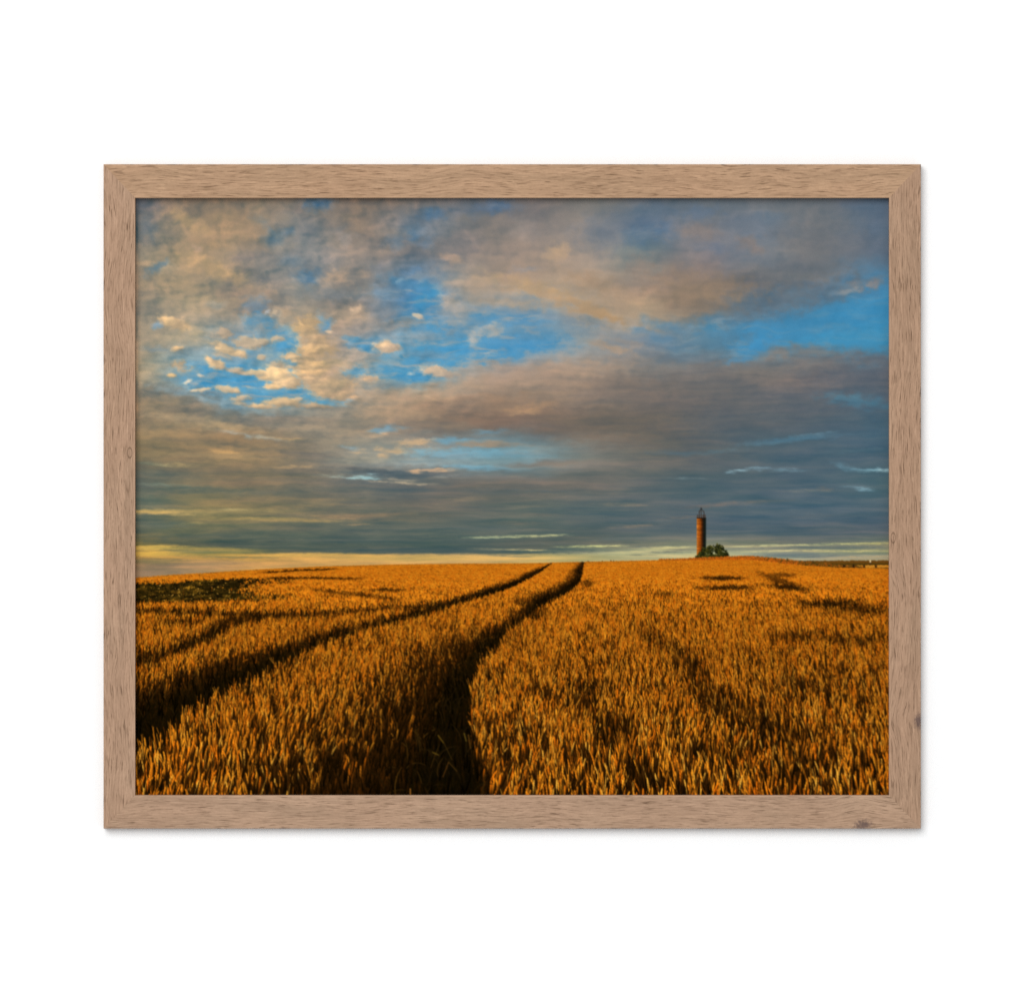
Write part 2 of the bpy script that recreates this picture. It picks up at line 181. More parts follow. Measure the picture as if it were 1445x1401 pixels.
 (300, 722, 100, 3.3, 0, (150, 137, 98), .6, .8), (215, 722, 30, 3.3, 0, (200, 168, 108), .8, .7), (385, 733, 110, 3.3, 1, (152, 134, 95), .65, .8), (520, 728, 60, 3.3, -2, (134, 116, 94), .6, .8), (215, 772.5, 36, 3.3, -2, (222, 180, 90), .95, .6), (300, 775, 60, 3.3, 2, (186, 156, 84), .6, .8), (215, 782, 34, 3.6, 0, (206, 166, 80), .8, .8), (320, 786, 80, 2.4, 1, (150, 130, 84), .9, .7), (215, 792, 44, 3.3, 0, (132, 118, 82), .8, .8),
 # --- low centre and right bands
 (640, 777, 150, 4.5, 0, (74,90,88), .85, .7), (540, 762, 130, 4, 0, (84,96,92), .7, .9), (520, 779.5, 60, 2, 1, (84,94,88), .7, .7), (725, 757, 60, 1.8, -1.2, (206,200,144), .95, .6), (690, 758.5, 34, 1.2, -1, (170,176,140), .8, .7), (780, 755, 20, 1.4, -2, (200,196,140), .8, .7), (745, 776, 30, 1.4, 1, (196,180,124), .9, .6), (700, 775, 30, 1.2, 1, (150,146,112), .7, .7), (830, 771, 40, 1.6, -1, (206,204,136), .9, .6), (860, 770, 30, 1.4, 0, (204,202,138), .8, .6), (820, 777, 40, 2, 0, (100,108,98), .7, .8), (790, 767, 60, 2, 0, (96,106,100), .6, .9), (715, 784.5, 30, 1.1, 2, (112,116,100), .85, .6), (745, 785, 12, .8, 0, (120,120,100), .8, .6), (835, 786, 24, 1, -3, (160,146,104), .6, .8), (600, 788, 120, 4, 0, (212,172,96), .6, .9), (870, 777, 30, 1.2, -2, (120,122,108), .7, .7),
 (905, 772, 24, 1.5, 3, (104,112,106), .8, .7), (890, 780, 40, 3, -1, (196,188,136), .8, .8), (930, 774, 30, 2.2, -2, (204,196,138), .85, .7), (955, 772, 40, 1.3, -1, (196,190,138), .8, .7), (940, 779, 34, 1.5, -1, (112,116,104), .9, .6), (965, 775.5, 24, 1.2, 0, (110,114,104), .8, .6), (945, 784, 60, 3, 0, (196,184,132), .7, .8), (905, 783, 20, 1, 0, (120,120,104), .7, .7),
 (1070, 770.5, 60, 1.5, -1, (196,192,138), .9, .6), (1130, 769, 60, 1.4, 0, (186,184,136), .8, .7), (1195, 767, 60, 1.4, -1, (204,194,130), .9, .6), (1245, 767, 24, 1.4, 0, (206,190,116), .8, .7), (1060, 774, 60, 1.6, 0, (112,120,114), .85, .7), (1180, 772.5, 90, 2, 0, (96,108,106), .9, .7), (1090, 777.5, 50, 1.6, -2, (198,192,140), .9, .7), (1200, 777.5, 70, 1.8, 0, (196,186,124), .9, .7), (1160, 776, 30, 1, 1, (190,184,132), .7, .7), (1115, 783, 50, 3.4, 0, (112,122,120), .9, .7), (1165, 785, 40, 2.4, -1, (110,118,114), .8, .7), (1220, 781, 50, .9, -1, (130,128,104), .8, .7), (1060, 782, 20, 2.5, 0, (168,168,138), .7, .8), (1225, 786, 50, 3, -2, (190,166,124), .8, .8), (1130, 790, 60, 1.5, 1, (190,176,140), .7, .8),
 (1041, 664, 14, 2.4, -6, (140,168,176), .85, .6), (1072, 661, 14, 2, 0, (120,148,158), .7, .7), (1114, 663, 26, 2.4, 2, (112,138,148), .7, .7), (1190, 658, 14, 4, 20, (104,136,148), .6, .8), (1232, 664, 22, 2.6, 2, (146,180,186), .85, .6), (1246, 664, 10, 2.6, 0, (170,196,196), .85, .6), (1215, 663, 16, 2, 0, (120,150,160), .7, .7), (1219, 690, 14, 3, 4, (132,162,172), .85, .6), (1205, 687, 16, 2, 0, (104,126,134), .6, .8), (1145, 693, 40, 2, 0, (120,120,110), .6, .8), (970, 675, 22, 1.6, 1, (116,130,130), .7, .7), (1165, 690, 12, 2.5, 10, (124,112,100), .6, .8),
 (1215, 566, 40, 8, 6, (72,116,138), .75, .9), (1190, 560, 20, 4, 8, (84,124,142), .6, .8), (1120, 620, 60, 4, -5, (92,122,138), .75, .8), (1150, 613, 24, 2.2, -4, (112,142,156), .7, .7), (1080, 626, 30, 3, -4, (92,116,126), .6, .8), (1020, 637, 30, 3, -6, (94,120,130), .6, .8), (960, 640, 40, 3.5, 2, (88,108,118), .6, .9), (1120, 645, 70, 6, 0, (76,92,102), .6, .9), (1210, 636, 40, 3, -4, (92,112,120), .5, .9), (1180, 600, 60, 8, -4, (76,92,104), .5, .9), (1060, 600, 60, 10, 0, (92,96,98), .5, 1.),
 (880, 712, 40, 2.4, 1, (130,122,108), .75, .8), (900, 742, 36, 2.4, -4, (124,116,104), .8, .8), (930, 735, 40, 2, -4, (104,112,112), .6, .8), (960, 730, 26, 2, -4, (118,110,100), .6, .8), (1000, 714, 40, 2.4, -4, (112,104,98), .7, .8), (1060, 708, 50, 2.4, -3, (114,108,100), .7, .8), (1130, 715, 60, 3, 0, (76,94,106), .7, .9), (1060, 730, 60, 3.5, 0, (74,92,104), .6, .9), (1150, 728, 50, 2.4, -2, (98,102,102), .6, .9), (1180, 745, 70, 6, 0, (92,98,98), .6, .9), (870, 725, 40, 2, 0, (78,96,106), .6, .9), (1000, 750, 60, 3, 0, (96,104,104), .5, .9), (880, 760, 50, 2, -2, (98,110,108), .6, .9), (1010, 760, 40, 1, 0, (124,130,124), .5, .8),
 (660, 704, 24, 3.5, -4, (132,120,104), .8, .8), (610, 712, 50, 2.5, 0, (116,110,98), .6, .9), (740, 698, 36, 2.5, -2, (122,112,100), .7, .8), (685, 690, 40, 3, 0, (122,114,104), .6, .8), (760, 682, 40, 4, -4, (126,116,106), .6, .9), (520, 727, 50, 2.2, -2, (138,120,96), .8, .8), (498, 732, 16, 2, 0, (158,132,100), .8, .7), (505, 740, 20, 1.5, 0, (150,128,98), .8, .7), (560, 733, 50, 2.4, 1, (118,110,94), .7, .8), (610, 728, 36, 2, 0, (124,112,94), .6, .8), (730, 738, 30, 2.4, 1, (118,110,96), .8, .7), (760, 748, 40, 2, 2, (104,108,100), .6, .9), (680, 745, 60, 3, 0, (86,100,100), .6, .9), (800, 720, 50, 3, 0, (98,104,104), .6, .9), (770, 726, 30, 2, 0, (116,110,100), .6, .8), (690, 695, 60, 4, 2, (96,102,102), .5, .9), (760, 693, 50, 2.5, 2, (92,102,106), .6, .9), (560, 700, 60, 4, 0, (100,104,102), .5, .9), (600, 756, 70, 2, 0, (96,104,94), .5, .9),
]

def paint_sky():
    yy, xx = np.mgrid[0:CH, 0:CW].astype(np.float32)
    x = xx + OX + .5; y = yy + OY + .5
    H = 560                                    # only rows down to just below the skyline
    x = x[:H]; y = y[:H]
    p = np.clip((806 - y) / 520, 0, 1.02)      # 1 at the top, 0 on the horizon
    v = -520 * np.log(p + .10)                 # cloud layers flatten towards the horizon
    fl = .12 + .88 * sstep(.05, .55, p)        # vertical wander allowed
    n1 = fbm(x / 75, v / 55, 11, 3); n2 = fbm(x / 75, v / 55, 21, 3)
    n3 = fbm(x / 20, v / 15, 31, 4); n4 = fbm(x / 20, v / 15, 41, 4)
    wx = x + 13 * n1 + 5.5 * n3
    wy = y + (8 * n2 + 4.5 * n4) * fl
    G = np.array([hexrow(SKY[k]) for k in sorted(SKY)], np.float32)
    img = catmull_grid(SKY_X, sorted(SKY), G, np.clip(wx, 190, 1240), np.clip(wy, 282, 812))
    edge = fbm(x / 15, v / 12, 51, 5, .62)
    # tighter warp for the painted clouds so that they stay where they belong
    sx = x + 3.0 * n1 + 5.0 * n3
    sy = y + (2.2 * n2 + 3.6 * n4) * (.08 + .92 * sstep(.08, .5, p))
    rag = .38 + .62 * sstep(-.45, .35, fbm(x / 17, v / 9, 151, 4, .6))
    PF = np.zeros_like(x); PC = np.zeros(x.shape + (3,), np.float32); PW = np.full(x.shape, 1e-4, np.float32)
    for (cx, cy, rx, ry, turn, col, st, soft) in SPLATS:
        if cy < 590 and cx < 720 and ry > 1.9 and col[0] >= 184 and st >= .7:       # small sunlit clouds: gathered here, drawn below
            R = max(rx, ry) * 2.2 + 4
            i0 = int(max(0, cy - OY - R)); i1 = int(min(H, cy - OY + R)); j0 = int(max(0, cx - OX - R)); j1 = int(min(CW, cx - OX + R))
            s = np.s_[i0:i1, j0:j1]
            c_, s_ = math.cos(math.radians(turn)), math.sin(math.radians(turn))
            dx = x[s] + .35 * (sx[s] - x[s]) - cx; dy = y[s] + .35 * (sy[s] - y[s]) - cy
            g = st * np.exp(-.75 * (((dx * c_ + dy * s_) / rx) ** 2 + ((-dx * s_ + dy * c_) / ry) ** 2))
            PF[s] = np.maximum(PF[s], g) + .25 * np.minimum(PF[s], g)
            PC[s] += (g ** 2)[..., None] * np.array(col, np.float32); PW[s] += g ** 2
            continue
        R = max(rx, ry) * 1.7 + 14
        i0 = int(max(0, cy - OY - R)); i1 = int(min(H, cy - OY + R))
        j0 = int(max(0, cx - OX - R)); j1 = int(min(CW, cx - OX + R))
        if abs(turn) < 25 and rx > 3 * ry:
            Ry = ry * 1.7 + rx * abs(math.sin(math.radians(turn))) * 1.7 + 12
            i0 = int(max(0, cy - OY - Ry)); i1 = int(min(H, cy - OY + Ry))
        if i1 <= i0 or j1 <= j0:
            continue
        s = np.s_[i0:i1, j0:j1]
        c_, s_ = math.cos(math.radians(turn)), math.sin(math.radians(turn))
        dx = sx[s] - cx; dy = sy[s] - cy
        r = np.sqrt(((dx * c_ + dy * s_) / rx) ** 2 + ((-dx * s_ + dy * c_) / ry) ** 2)
        sf = .22 + soft * .85 + (.22 if col[2] - col[0] > 60 and ry > 4 else 0)
        a = st * (1 - sstep(1 - sf, 1 + .78 * sf, r + (.28 if ry < 4.5 else .50) * edge[s]))
        if ry < 3.2:
            a = a * rag[s]
        img[s] += (np.array(col, np.float32) - img[s]) * a[..., None]
    bil = 1 - 1.7 * np.abs(fbm((x + 4 * n3) / 26, (y + 4 * n4) / 15, 191, 5, .5))
    fine = fbm(x / 9, y / 5.5, 201, 4, .6)
    dens = PF + .24 * (bil - .55) + .16 * fine - .06 * n3
    al = sstep(.20, .78, dens) * sstep(.02, .20, PF)
    bl2 = PF + .30 * (1 - 1.7 * np.abs(fbm((x + 4 * n3) / 26, (y + 4 * n4) / 15, 191, 2, .4)))
    sh = np.roll(np.roll(bl2, 6, 1), 3, 0)                         # towards the low sun at the left
    litv = np.clip(.52 + .95 * (bl2 - sh) + .25 * (dens - .6), 0, 1)
    pcol = PC / PW[..., None]
    grey = pcol * np.array([.72, .76, .84], np.float32)
    pcol = grey + (np.minimum(pcol * 1.05, 248) - grey) * litv[..., None]
    img += (pcol - img) * (al * .94)[..., None]
    gb = fbm((x + 8 * n3) / 58, (y + 8 * n4) / 36, 211, 3, .42)
    gl = (gb - np.roll(np.roll(gb, 7, 1), 4, 0)) * sstep(.30, .5, p) * (.35 + .65 * sstep(760, 560, x))
    img *= (1 + .16 * gl)[..., None] * np.array([1, 1, 1], np.float32)
    img[..., 0] += 12 * gl; img[..., 2] -= 6 * gl
    # thin veils drifting across the blue
    bl = np.clip((img[..., 2] - img[..., 0] - 25) / 60, 0, 1)
    veil = sstep(-.15, .85, fbm((x + 14 * n1) / 52, (v + 12 * n2) / 15, 171, 5, .58)) * bl * (.66 - .52 * sstep(960, 1120, x))
    img += (np.array([158, 152, 146], np.float32) - img) * veil[..., None]
    # soft relief: thicker and thinner cloud
    rel = fbm((x + 8 * n3) / 50, (v + 8 * n4) / 42, 61, 5, .5)
    rel2 = fbm((x + 3 * n3) / 15, (v + 5 * n4) / 13, 71, 4, .5) * (.35 + .65 * sstep(.05, .5, p)) * (1 - .5 * sstep(620, 800, x))
    blue = np.clip((img[..., 2] - img[..., 0] - 10) / 70, 0, 1)
    k = (1 - .75 * blue)
    left = .45 + .55 * sstep(640, 480, x)
    # fine wisps drawn out by the wind: the direction changes across the sky
    th = np.radians(np.interp(y, [280, 390, 470, 570, 640, 700], [-3, 6, 6, -5, -2, 0])) * sstep(420, 640, x)
    ax = x * np.cos(th) + y * np.sin(th); ay = -(x - 850) * np.sin(th) + y * np.cos(th)
    wisp = fbm((ax + 10 * n1) / 70, (ay + 5 * n2 + 2 * n4) / (7 + 17 * p), 181, 2, .5)
    lum = 1 + (rel * .075 * left + rel2 * .045 * left + wisp * (.034 + .012 * sstep(600, 520, y))) * k
    img = img * lum[..., None]
    warm = (rel * 1.3 * left + rel2 * .8 * left + .9 * wisp) * k
    img *= (1 + .07 * sstep(640, 520, y) * (.4 + .6 * sstep(900, 600, x)) * k)[..., None]
    tl = sstep(520, 380, x) * sstep(450, 380, y)
    img *= 1 + tl[..., None] * np.array([.075, .045, -.01], np.float32) * k[..., None]
    low = sstep(585, 630, y) * sstep(775, 745, y)
    img += (low * sstep(560, 260, x))[..., None] * np.array([8, 4, -3], np.float32) + (low * sstep(900, 1150, x))[..., None] * np.array([-5, 1, 5], np.float32)
    img[..., 0] += 3.5 * warm; img[..., 2] -= 3.0 * warm
    streak = fbm((x + 10 * n1) / 130, (v + 10 * n2) / 34, 81, 4, .5) * sstep(.62, .12, p)
    img *= (1 + .085 * streak)[..., None]
    img[..., 0] += 9 * streak; img[..., 2] -= 3 * streak
    # grey undersides inside the sunlit cumulus
    wv = sstep(24, 70, img[..., 0] - img[..., 2]) * sstep(130, 215, img[..., 0]) * sstep(.25, .45, p)
    und = sstep(-1.1, 1.0, fbm((x + 4 * n3) / 34, (v + 5 * n4) / 20, 161, 3, .45)) * wv
    img *= 1 - und[..., None] * np.array([.10, .08, .03], np.float32)
    out = np.zeros((CH, CW, 3), np.float32)
    out[:H] = img
    return np.clip(out, 0, 255)

SKYLINE = [(180, 817), (190, 816), (230, 812.5), (300, 808), (370, 803.5), (450, 799.5), (550, 796.5), (650, 795.2), (740, 794.8),
           (830, 792.5), (900, 791), (960, 789.6), (985, 788), (1030, 786), (1060, 785.5), (1090, 788), (1125, 792),
           (1180, 797.5), (1215, 800.5), (1270, 803)]

def interp(pts, q):
    a = np.array(pts, np.float32)
    return np.interp(q, a[:, 0], a[:, 1]).astype(np.float32)

def dark_map():
    """how deep in its own shade the standing crop is at each place of the picture (0 lit .. 1 black)"""
    yy, xx = np.mgrid[0:CH + 60, 0:CW].astype(np.float32)
    x = xx + OX + .5; y = yy + OY + .5
    p = np.clip(y - 786, 2, None)
    wob = fbm(x / (4 + .16 * p), y / (3 + .05 * p), 91, 3)
    D = np.zeros_like(x)
    # right-hand wheel track: sharp lit crop on its right edge, long shaded face on its left
    R = interp([(790, 826), (797, 824), (812, 822), (820, 820), (830, 812), (840, 797), (850, 778), (858, 762), (866, 749), (874, 743), (882, 730), (890, 719), (900, 712), (912, 705),
                (922, 696), (930, 684), (946, 674), (965, 667), (990, 666), (1020, 668), (1050, 672), (1075, 678), (1100, 686), (1125, 694), (1190, 716)], y)
    L = interp([(790, 820), (797, 812), (806, 803), (815, 800), (822, 788), (830, 772), (840, 745), (850, 722), (858, 735), (866, 732), (875, 712), (885, 690), (900, 660), (912, 640),
                (945, 606), (990, 570), (1050, 532), (1120, 486), (1190, 440)], y)
    R = R + wob * (1 + .02 * p); 
    t = (R - x) / np.maximum(R - L, 4)
    f = np.where(t < 0, 0, 1 - sstep(.45, 1.2, t + .22 * wob))
    f = f * (.62 + .38 * sstep(.62, .34, t + .12 * wob) * 1.0)
    f = np.maximum(f, .34 * (1 - sstep(.8, 2.3, t)) * sstep(860, 930, y))
    D = np.maximum(D, np.where(t > 0, sstep(-.02, .06, t) * f, 0) * np.where(y < 800, .8, 1.))
    # left-hand wheel track
    low = interp([(150, 1095), (190, 1060), (230, 1040), (270, 1003), (310, 983), (345, 966), (400, 937), (450, 912), (500, 895), (560, 879), (600, 868), (650, 852),
                  (690, 840), (720, 831), (750, 816), (765, 806), (778, 796)], x)
    up = interp([(150, 985), (190, 974), (230, 961), (270, 946), (310, 934), (345, 925), (400, 908), (450, 894), (500, 882), (560, 867), (600, 858), (640, 845), (660, 838),
                 (700, 825), (720, 819), (750, 805), (765, 799.5), (778, 794)], x)
    low = low + wob * (1 + .02 * p)
    t = (low - y) / np.maximum(low - up, 1.5)
    f = np.where(t < 0, 0, 1 - sstep(.58, 1.15, t + .22 * wob))
    D = np.maximum(D, np.where(x < 779, f, 0))
    def band(pts, w, st, x0, x1, soft=1.):
        nonlocal D
        c = interp(pts, x) + wob * w * .6
        d = np.abs(y - c) / w
        D = np.maximum(D, st * (1 - sstep(.35, 1.25 * soft, d + .35 * wob)) * sstep(x0 - 14, x0 + 14, x) * sstep(x1 + 14, x1 - 14, x))
    band([(190, 861.5), (250, 864), (330, 866), (400, 869), (470, 866), (560, 862)], 4.2, .85, 175, 480)
    band([(470, 864), (560, 858), (640, 851)], 3.0, .8, 480, 640)
    band([(190, 935), (230, 924), (280, 905), (318, 886)], 9, .72, 170, 318)
    band([(300, 880), (370, 872)], 6, .45, 300, 370)
    band([(380, 808), (420, 805), (470, 803.5)], 1.6, .8, 372, 470)
    band([(350, 816), (430, 816), (500, 817)], 1.8, .7, 380, 505)
    band([(520, 833), (570, 833)], 2.2, .55, 520, 570)
    band([(440, 832), (560, 846)], 3.0, .4, 440, 560)
    def spot(cx, cy, rx, ry, st, turn=0):
        nonlocal D
        c_, s_ = math.cos(math.radians(turn)), math.sin(math.radians(turn))
        dx, dy = x - cx, y - cy
        d = np.sqrt(((dx * c_ + dy * s_) / rx) ** 2 + ((-dx * s_ + dy * c_) / ry) ** 2) + .45 * wob
        D = np.maximum(D, st * (1 - sstep(.45, 1.2, d)))
    spot(1020, 816, 34, 3.4, .7, 0); spot(1025, 830, 46, 4.0, .6, 0); spot(1105, 822, 40, 6, .45, 20); spot(1112, 829, 34, 4.6, .7, 6)
    spot(1172, 853, 44, 7, .8, 0); spot(1215, 862, 40, 7, .45, 0); spot(936, 838, 20, 4, .25, 0); spot(1100, 812, 26, 4, .4)
    spot(745, 868, 30, 9, .45); spot(829, 824, 9, 6, .42); spot(250, 878, 34, 4, .6); spot(335, 880, 16, 6, .5)
    spot(1210, 905, 46, 9, .3); spot(1130, 900, 40, 8, .28)
    spot(925, 903, 40, 14, .22, 30); spot(972, 940, 34, 20, .26, 40); spot(1000, 985, 44, 24, .28, 25); spot(1085, 1030, 80, 26, .20, 20)
    spot(1020, 1062, 60, 20, .18, 0); spot(905, 1090, 40, 26, .15, 60); spot(1140, 970, 60, 16, .18, 20); spot(1110, 1090, 60, 26, .18, 0)
    spot(450, 1060, 40, 40, .18, 60); spot(400, 1095, 30, 24, .12); spot(870, 1030, 36, 20, .3); spot(830, 985, 24, 26, .25)
    return np.clip(D, 0, 1)

class Canvas:
    def __init__(s, base):
        s.a = np.repeat(np.repeat(base, SS, 0), SS, 1).astype(np.float32)
        s.h, s.w = s.a.shape[:2]
    def put(s, px, py, col):
        ix = np.floor((px - OX) * SS).astype(np.int32).ravel(); iy = np.floor((py - OY) * SS).astype(np.int32).ravel()
        ok = (ix >= 0) & (ix < s.w) & (iy >= 0) & (iy < s.h)
        s.a[iy[ok], ix[ok]] = col.reshape(-1, 3)[ok]
    def strokes(s, x, y, ang, ln, w, col, tip=.5, bend=None, shade=0., bumps=None, fade=None):
        """n tapered strokes from (x,y), 'ang' from vertical, length ln, width w, colour col[n,3]"""
        n = len(x)
        if n == 0: return
        L = float(np.max(ln)); W = float(np.max(w))
        nt = max(2, int(L * SS * 1.25) + 1); ns = max(1, int(W * SS * 1.3) + 1)
        t = np.linspace(0, 1, nt, dtype=np.float32)[None, :, None]
        q = (np.linspace(-.5, .5, ns, dtype=np.float32) if ns > 1 else np.zeros(1, np.float32))[None, None, :]
        A = ang[:, None, None]
        if bend is not None: A = A + bend[:, None, None] * t
        prof = np.power(np.clip(np.sin(np.pi * (.10 + .88 * t)), 0, 1), tip)
        ww = w[:, None, None] * prof
        if bumps is not None:
            ww = ww * (1 + .16 * np.sin(t * bumps[:, None, None] * 6.283))
        l = ln[:, None, None] * t
        ca, sa = np.cos(A), np.sin(A)
        px = x[:, None, None] + sa * l + ca * q * ww
        py = y[:, None, None] - ca * l + sa * q * ww
        c = col[:, None, None, :] * np.ones((1, nt, ns, 1), np.float32)
        if shade:
            c = c * (1 - shade * 1.5 * (q + .12))[..., None]
        if bumps is not None:
            bb = np.sin(t * bumps[:, None, None] * 6.283 + q * 5.0)
            c = c * (1 + .20 * bb)[..., None]
        if fade is not None:
            c = c * (fade + (1 - fade) * t)[..., None]
        c = c * np.minimum(1, 246 / np.maximum(c.max(-1, keepdims=True), 1))
        s.put(px, py, c)

def paint_field(sky):
    rs = np.random.RandomState(5)
    D = dark_map()
    cv = Canvas(sky)
    def dk(x, y):
        j = np.clip((x - OX).astype(np.int32), 0, CW - 1); i = np.clip((y - OY).astype(np.int32), 0, CH + 59)
        return D[i, j]
    # ---- soil and lower stalks under the crop
    XX, YY = np.meshgrid(np.arange(CW * SS) / SS + OX, np.arange(CH * SS) / SS + OY)
    soil = YY > interp(SKYLINE, XX) + .8
    cv.a[soil] = np.array([54, 32, 8], np.float32)
    del XX, YY, soil
    # ---- far ground and road at the right edge
    for (x0, x1, y0a, y0b, hh, col) in ((1095, 1262, 791.5, 790.8, 12, (104, 66, 18)), (1120, 1262, 795.5, 794.5, 10, (78, 56, 16)), (1192, 1262, 797.8, 797.4, 3.2, (206, 134, 40)), (1170, 1195, 797.8, 797.4, 2.6, (120, 96, 52))):
        xs = np.arange(x0, x1, .25, dtype=np.float32); ys = np.arange(0, hh, .25, dtype=np.float32)
        X, Y = np.meshgrid(xs, ys)
        top = y0a + (y0b - y0a) * (X - x0) / (x1 - x0)
        nz = rs.rand(*X.shape).astype(np.float32)
        jag = fbm(X / 3, X * 0 + y0a, 7, 3) * .8
        c = np.array(col, np.float32)[None, None] * (.8 + .4 * nz)[..., None]
        cv.put(X, top + Y + jag, c)
    # ---- tower (brick shaft with a light iron top)
    xs = np.arange(983.0, 996.2, .2, dtype=np.float32); ys = np.arange(730.5, 790, .2, dtype=np.float32)
    X, Y = np.meshgrid(xs, ys); t = (X - 983) / 13.2
    ramp = np.stack([np.interp(t, [0, .07, .2, .40, .56, .68, .82, 1], q) for q in
        ([176, 212, 190, 160, 88, 44, 24, 22], [114, 130, 96, 76, 44, 28, 28, 34], [40, 50, 22, 16, 14, 16, 22, 28])], -1).astype(np.float32)
    course = fbm(X / 30, Y / 1.6, 3, 2) * .34 + fbm(X / 2.2, Y / 2.4, 4, 3) * .2
    ramp *= (.88 * (1 + course))[..., None] * np.array([1, .98, 1], np.float32)
    ramp[Y < 732.2] *= .45
    ramp[(Y < 732) | ((Y > 735.6) & (Y < 736.3))] *= .82
    cv.put(X, Y, ramp)
    iron = np.array([52, 42, 36], np.float32)
    def line(x0, y0, x1, y1, w, col=iron):
        dx, dy = x1 - x0, y0 - y1
        cv.strokes(np.array([x0]), np.array([y0]), np.array([math.atan2(dx, dy)]), np.array([math.hypot(dx, dy)]), np.array([w]), np.array([col], np.float32), tip=.05)
    for xx in (984.2, 986.8, 989.6, 992.2, 995.2):
        line(xx, 731, xx, 726 + (0 if xx != 989.6 else -1), .8, np.array([64, 40, 28]))
    for a in ((984, 727.6, 995.6, 727.6), (986.2, 722, 993.8, 722)):
        line(*a, .55, np.array([78, 70, 66]))
    line(986.6, 731, 986.8, 721, .65); line(993.6, 731, 993.4, 722, .55); line(986.8, 721.6, 989.4, 718, .7); line(993.4, 722, 989.8, 718, .5); line(989.6, 726, 989.6, 719, .45)
    line(989.5, 719.0, 989.5, 716.4, 1.5, np.array([34, 32, 32]))
    # ---- bush beside the tower
    for (cx, cy, rx, ry, n) in ((990, 782, 6, 6, 150), (992, 776, 3.5, 6, 50), (985.5, 785.5, 5, 2.6, 100), (1000, 779, 6, 8, 170), (999.5, 771, 3, 3, 16), (1005, 772, 3.5, 3.5, 22), (1011.5, 774, 4.5, 8, 110), (1013, 768.5, 3, 3, 16), (1019, 779, 6.5, 7, 160), (1018, 771.5, 3.5, 3.5, 20), (1005, 784.5, 15, 3.2, 260), (1023, 782, 4, 4.2, 80), (1015, 784, 10, 3, 120)):
        a = rs.rand(n) * 6.283; r = np.sqrt(rs.rand(n)); bx = cx + rx * r * np.cos(a); by = cy + 1 + .86 * ry * r * np.sin(a)
        ok = by < 787.6 - .0 * bx; bx, by = bx[ok], by[ok]; n = len(bx)
        lit = np.clip((.55 - (bx - cx) / rx * .45 - (by - cy) / ry * .6) * rs.rand(n) * 1.5, 0, 1)[:, None]
        col = np.array([17, 22, 8]) * (1 - lit) + np.array([84, 80, 28]) * lit
        o = rs.permutation(n)
        cv.strokes(bx[o].astype(np.float32), by[o].astype(np.float32), (rs.rand(n) * 3).astype(np.float32), (1.2 + 1.1 * rs.rand(n)).astype(np.float32), (.7 + .6 * rs.rand(n)).astype(np.float32), col[o].astype(np.float32))
    # ---- reddish rough grass on the mound
    n = 5200
    gx = 930 + rs.rand(n) * 290; top = interp(SKYLINE, gx); gy = top + 1.5 + rs.rand(n) ** 1.3 * interp([(930, 1), (985, 4), (1060, 5.5), (1110, 6), (1180, 4.5), (1220, 2)], gx)
    o = np.argsort(gy); gx, gy = gx[o], gy[o]
    m = rs.rand(n, 1)
    col = np.array([150, 70, 16]) * m + np.array([196, 104, 24]) * (1 - m)
    gm = (rs.rand(n) < interp([(1040, .05), (1110, .3), (1150, .6), (1220, .6)], gx))[:, None]
    col = np.where(gm, np.array([74, 58, 18]), col) * (.75 + .5 * rs.rand(n, 1))
    cv.strokes(gx.astype(np.float32), gy.astype(np.float32), rs.randn(n).astype(np.float32) * .3, (1.6 + 2.2 * rs.rand(n)).astype(np.float32), np.full(n, .6, np.float32), col.astype(np.float32))
    for (xx, hh) in ((1111, 3.5), (1147, 4), (1136, 2.5), (830, 1.5), (862, 1.8), (866, 1.4), (850, 1.2)):
        yb = float(interp(SKYLINE, np.array([xx]))[0]); line(xx, yb + 1, xx, yb - hh * .7, 1.3, np.array([58, 42, 16]))
    for (xx, yb, hh) in ((1191, 800, 3), (1204.5, 801, 4.4), (1219.5, 802, 4.6), (1236, 800.5, 3)):
        line(xx, yb, xx, yb - hh, 2.2, np.array([34, 20, 12]))
    line(1228.3, 796, 1228.3, 792.6, 1.6, np.array([60, 34, 20])); line(1228.0, 793.6, 1228.0, 790.2, 2.0, np.array([226, 200, 150]))
    # ---- the wheat, far rows first
    ycur = 784.0
    clump = lambda x, y, p, sd: fbm(x / (3 + .16 * p), y / (2 + .085 * p), sd, 3)
    while ycur < 1172:
        p = max(ycur - 785.0, 1.5)
        s = max(1.15, .086 * p - .021 * max(0, p - 90))                               # ear length at this distance
        
        sp = max(.46, s * .27)
        step = max(.34, s * .20)
        n = int(1080 / sp)
        x = (185 + (np.arange(n) + rs.rand(n)) * 1080 / n).astype(np.float32)
        y = (ycur + (rs.rand(n) - .5) * step * 2.2).astype(np.float32)
        top = interp(SKYLINE, x)
        ok = y > top + .4 + s * .45 + interp([(930, 0), (985, 2.4), (1060, 4.5), (1110, 5.5), (1180, 3.5), (1232, 0)], x)
        x, y = x[ok], y[ok]; n = len(x)
        ycur += step
        if n == 0: continue
        d = dk(x, y - .55 * s)
        near = np.clip((s - 4) / 20, 0, 1)
        cl = clump(x, y, p, 101); cl2 = clump(x * .35, y * .35, p, 111)
        lean = (.20 * perlin(x / 130, y / 90, 121) + .02 + .12 * np.clip((x - 760) / 400, -.4, 1) * -1).astype(np.float32)
        ang = lean + rs.randn(n).astype(np.float32) * (.15 + .02 * near)
        # stalks and leaves below the ears (they cover what is behind)
        wallness = np.clip(d * 1.25, 0, 1)
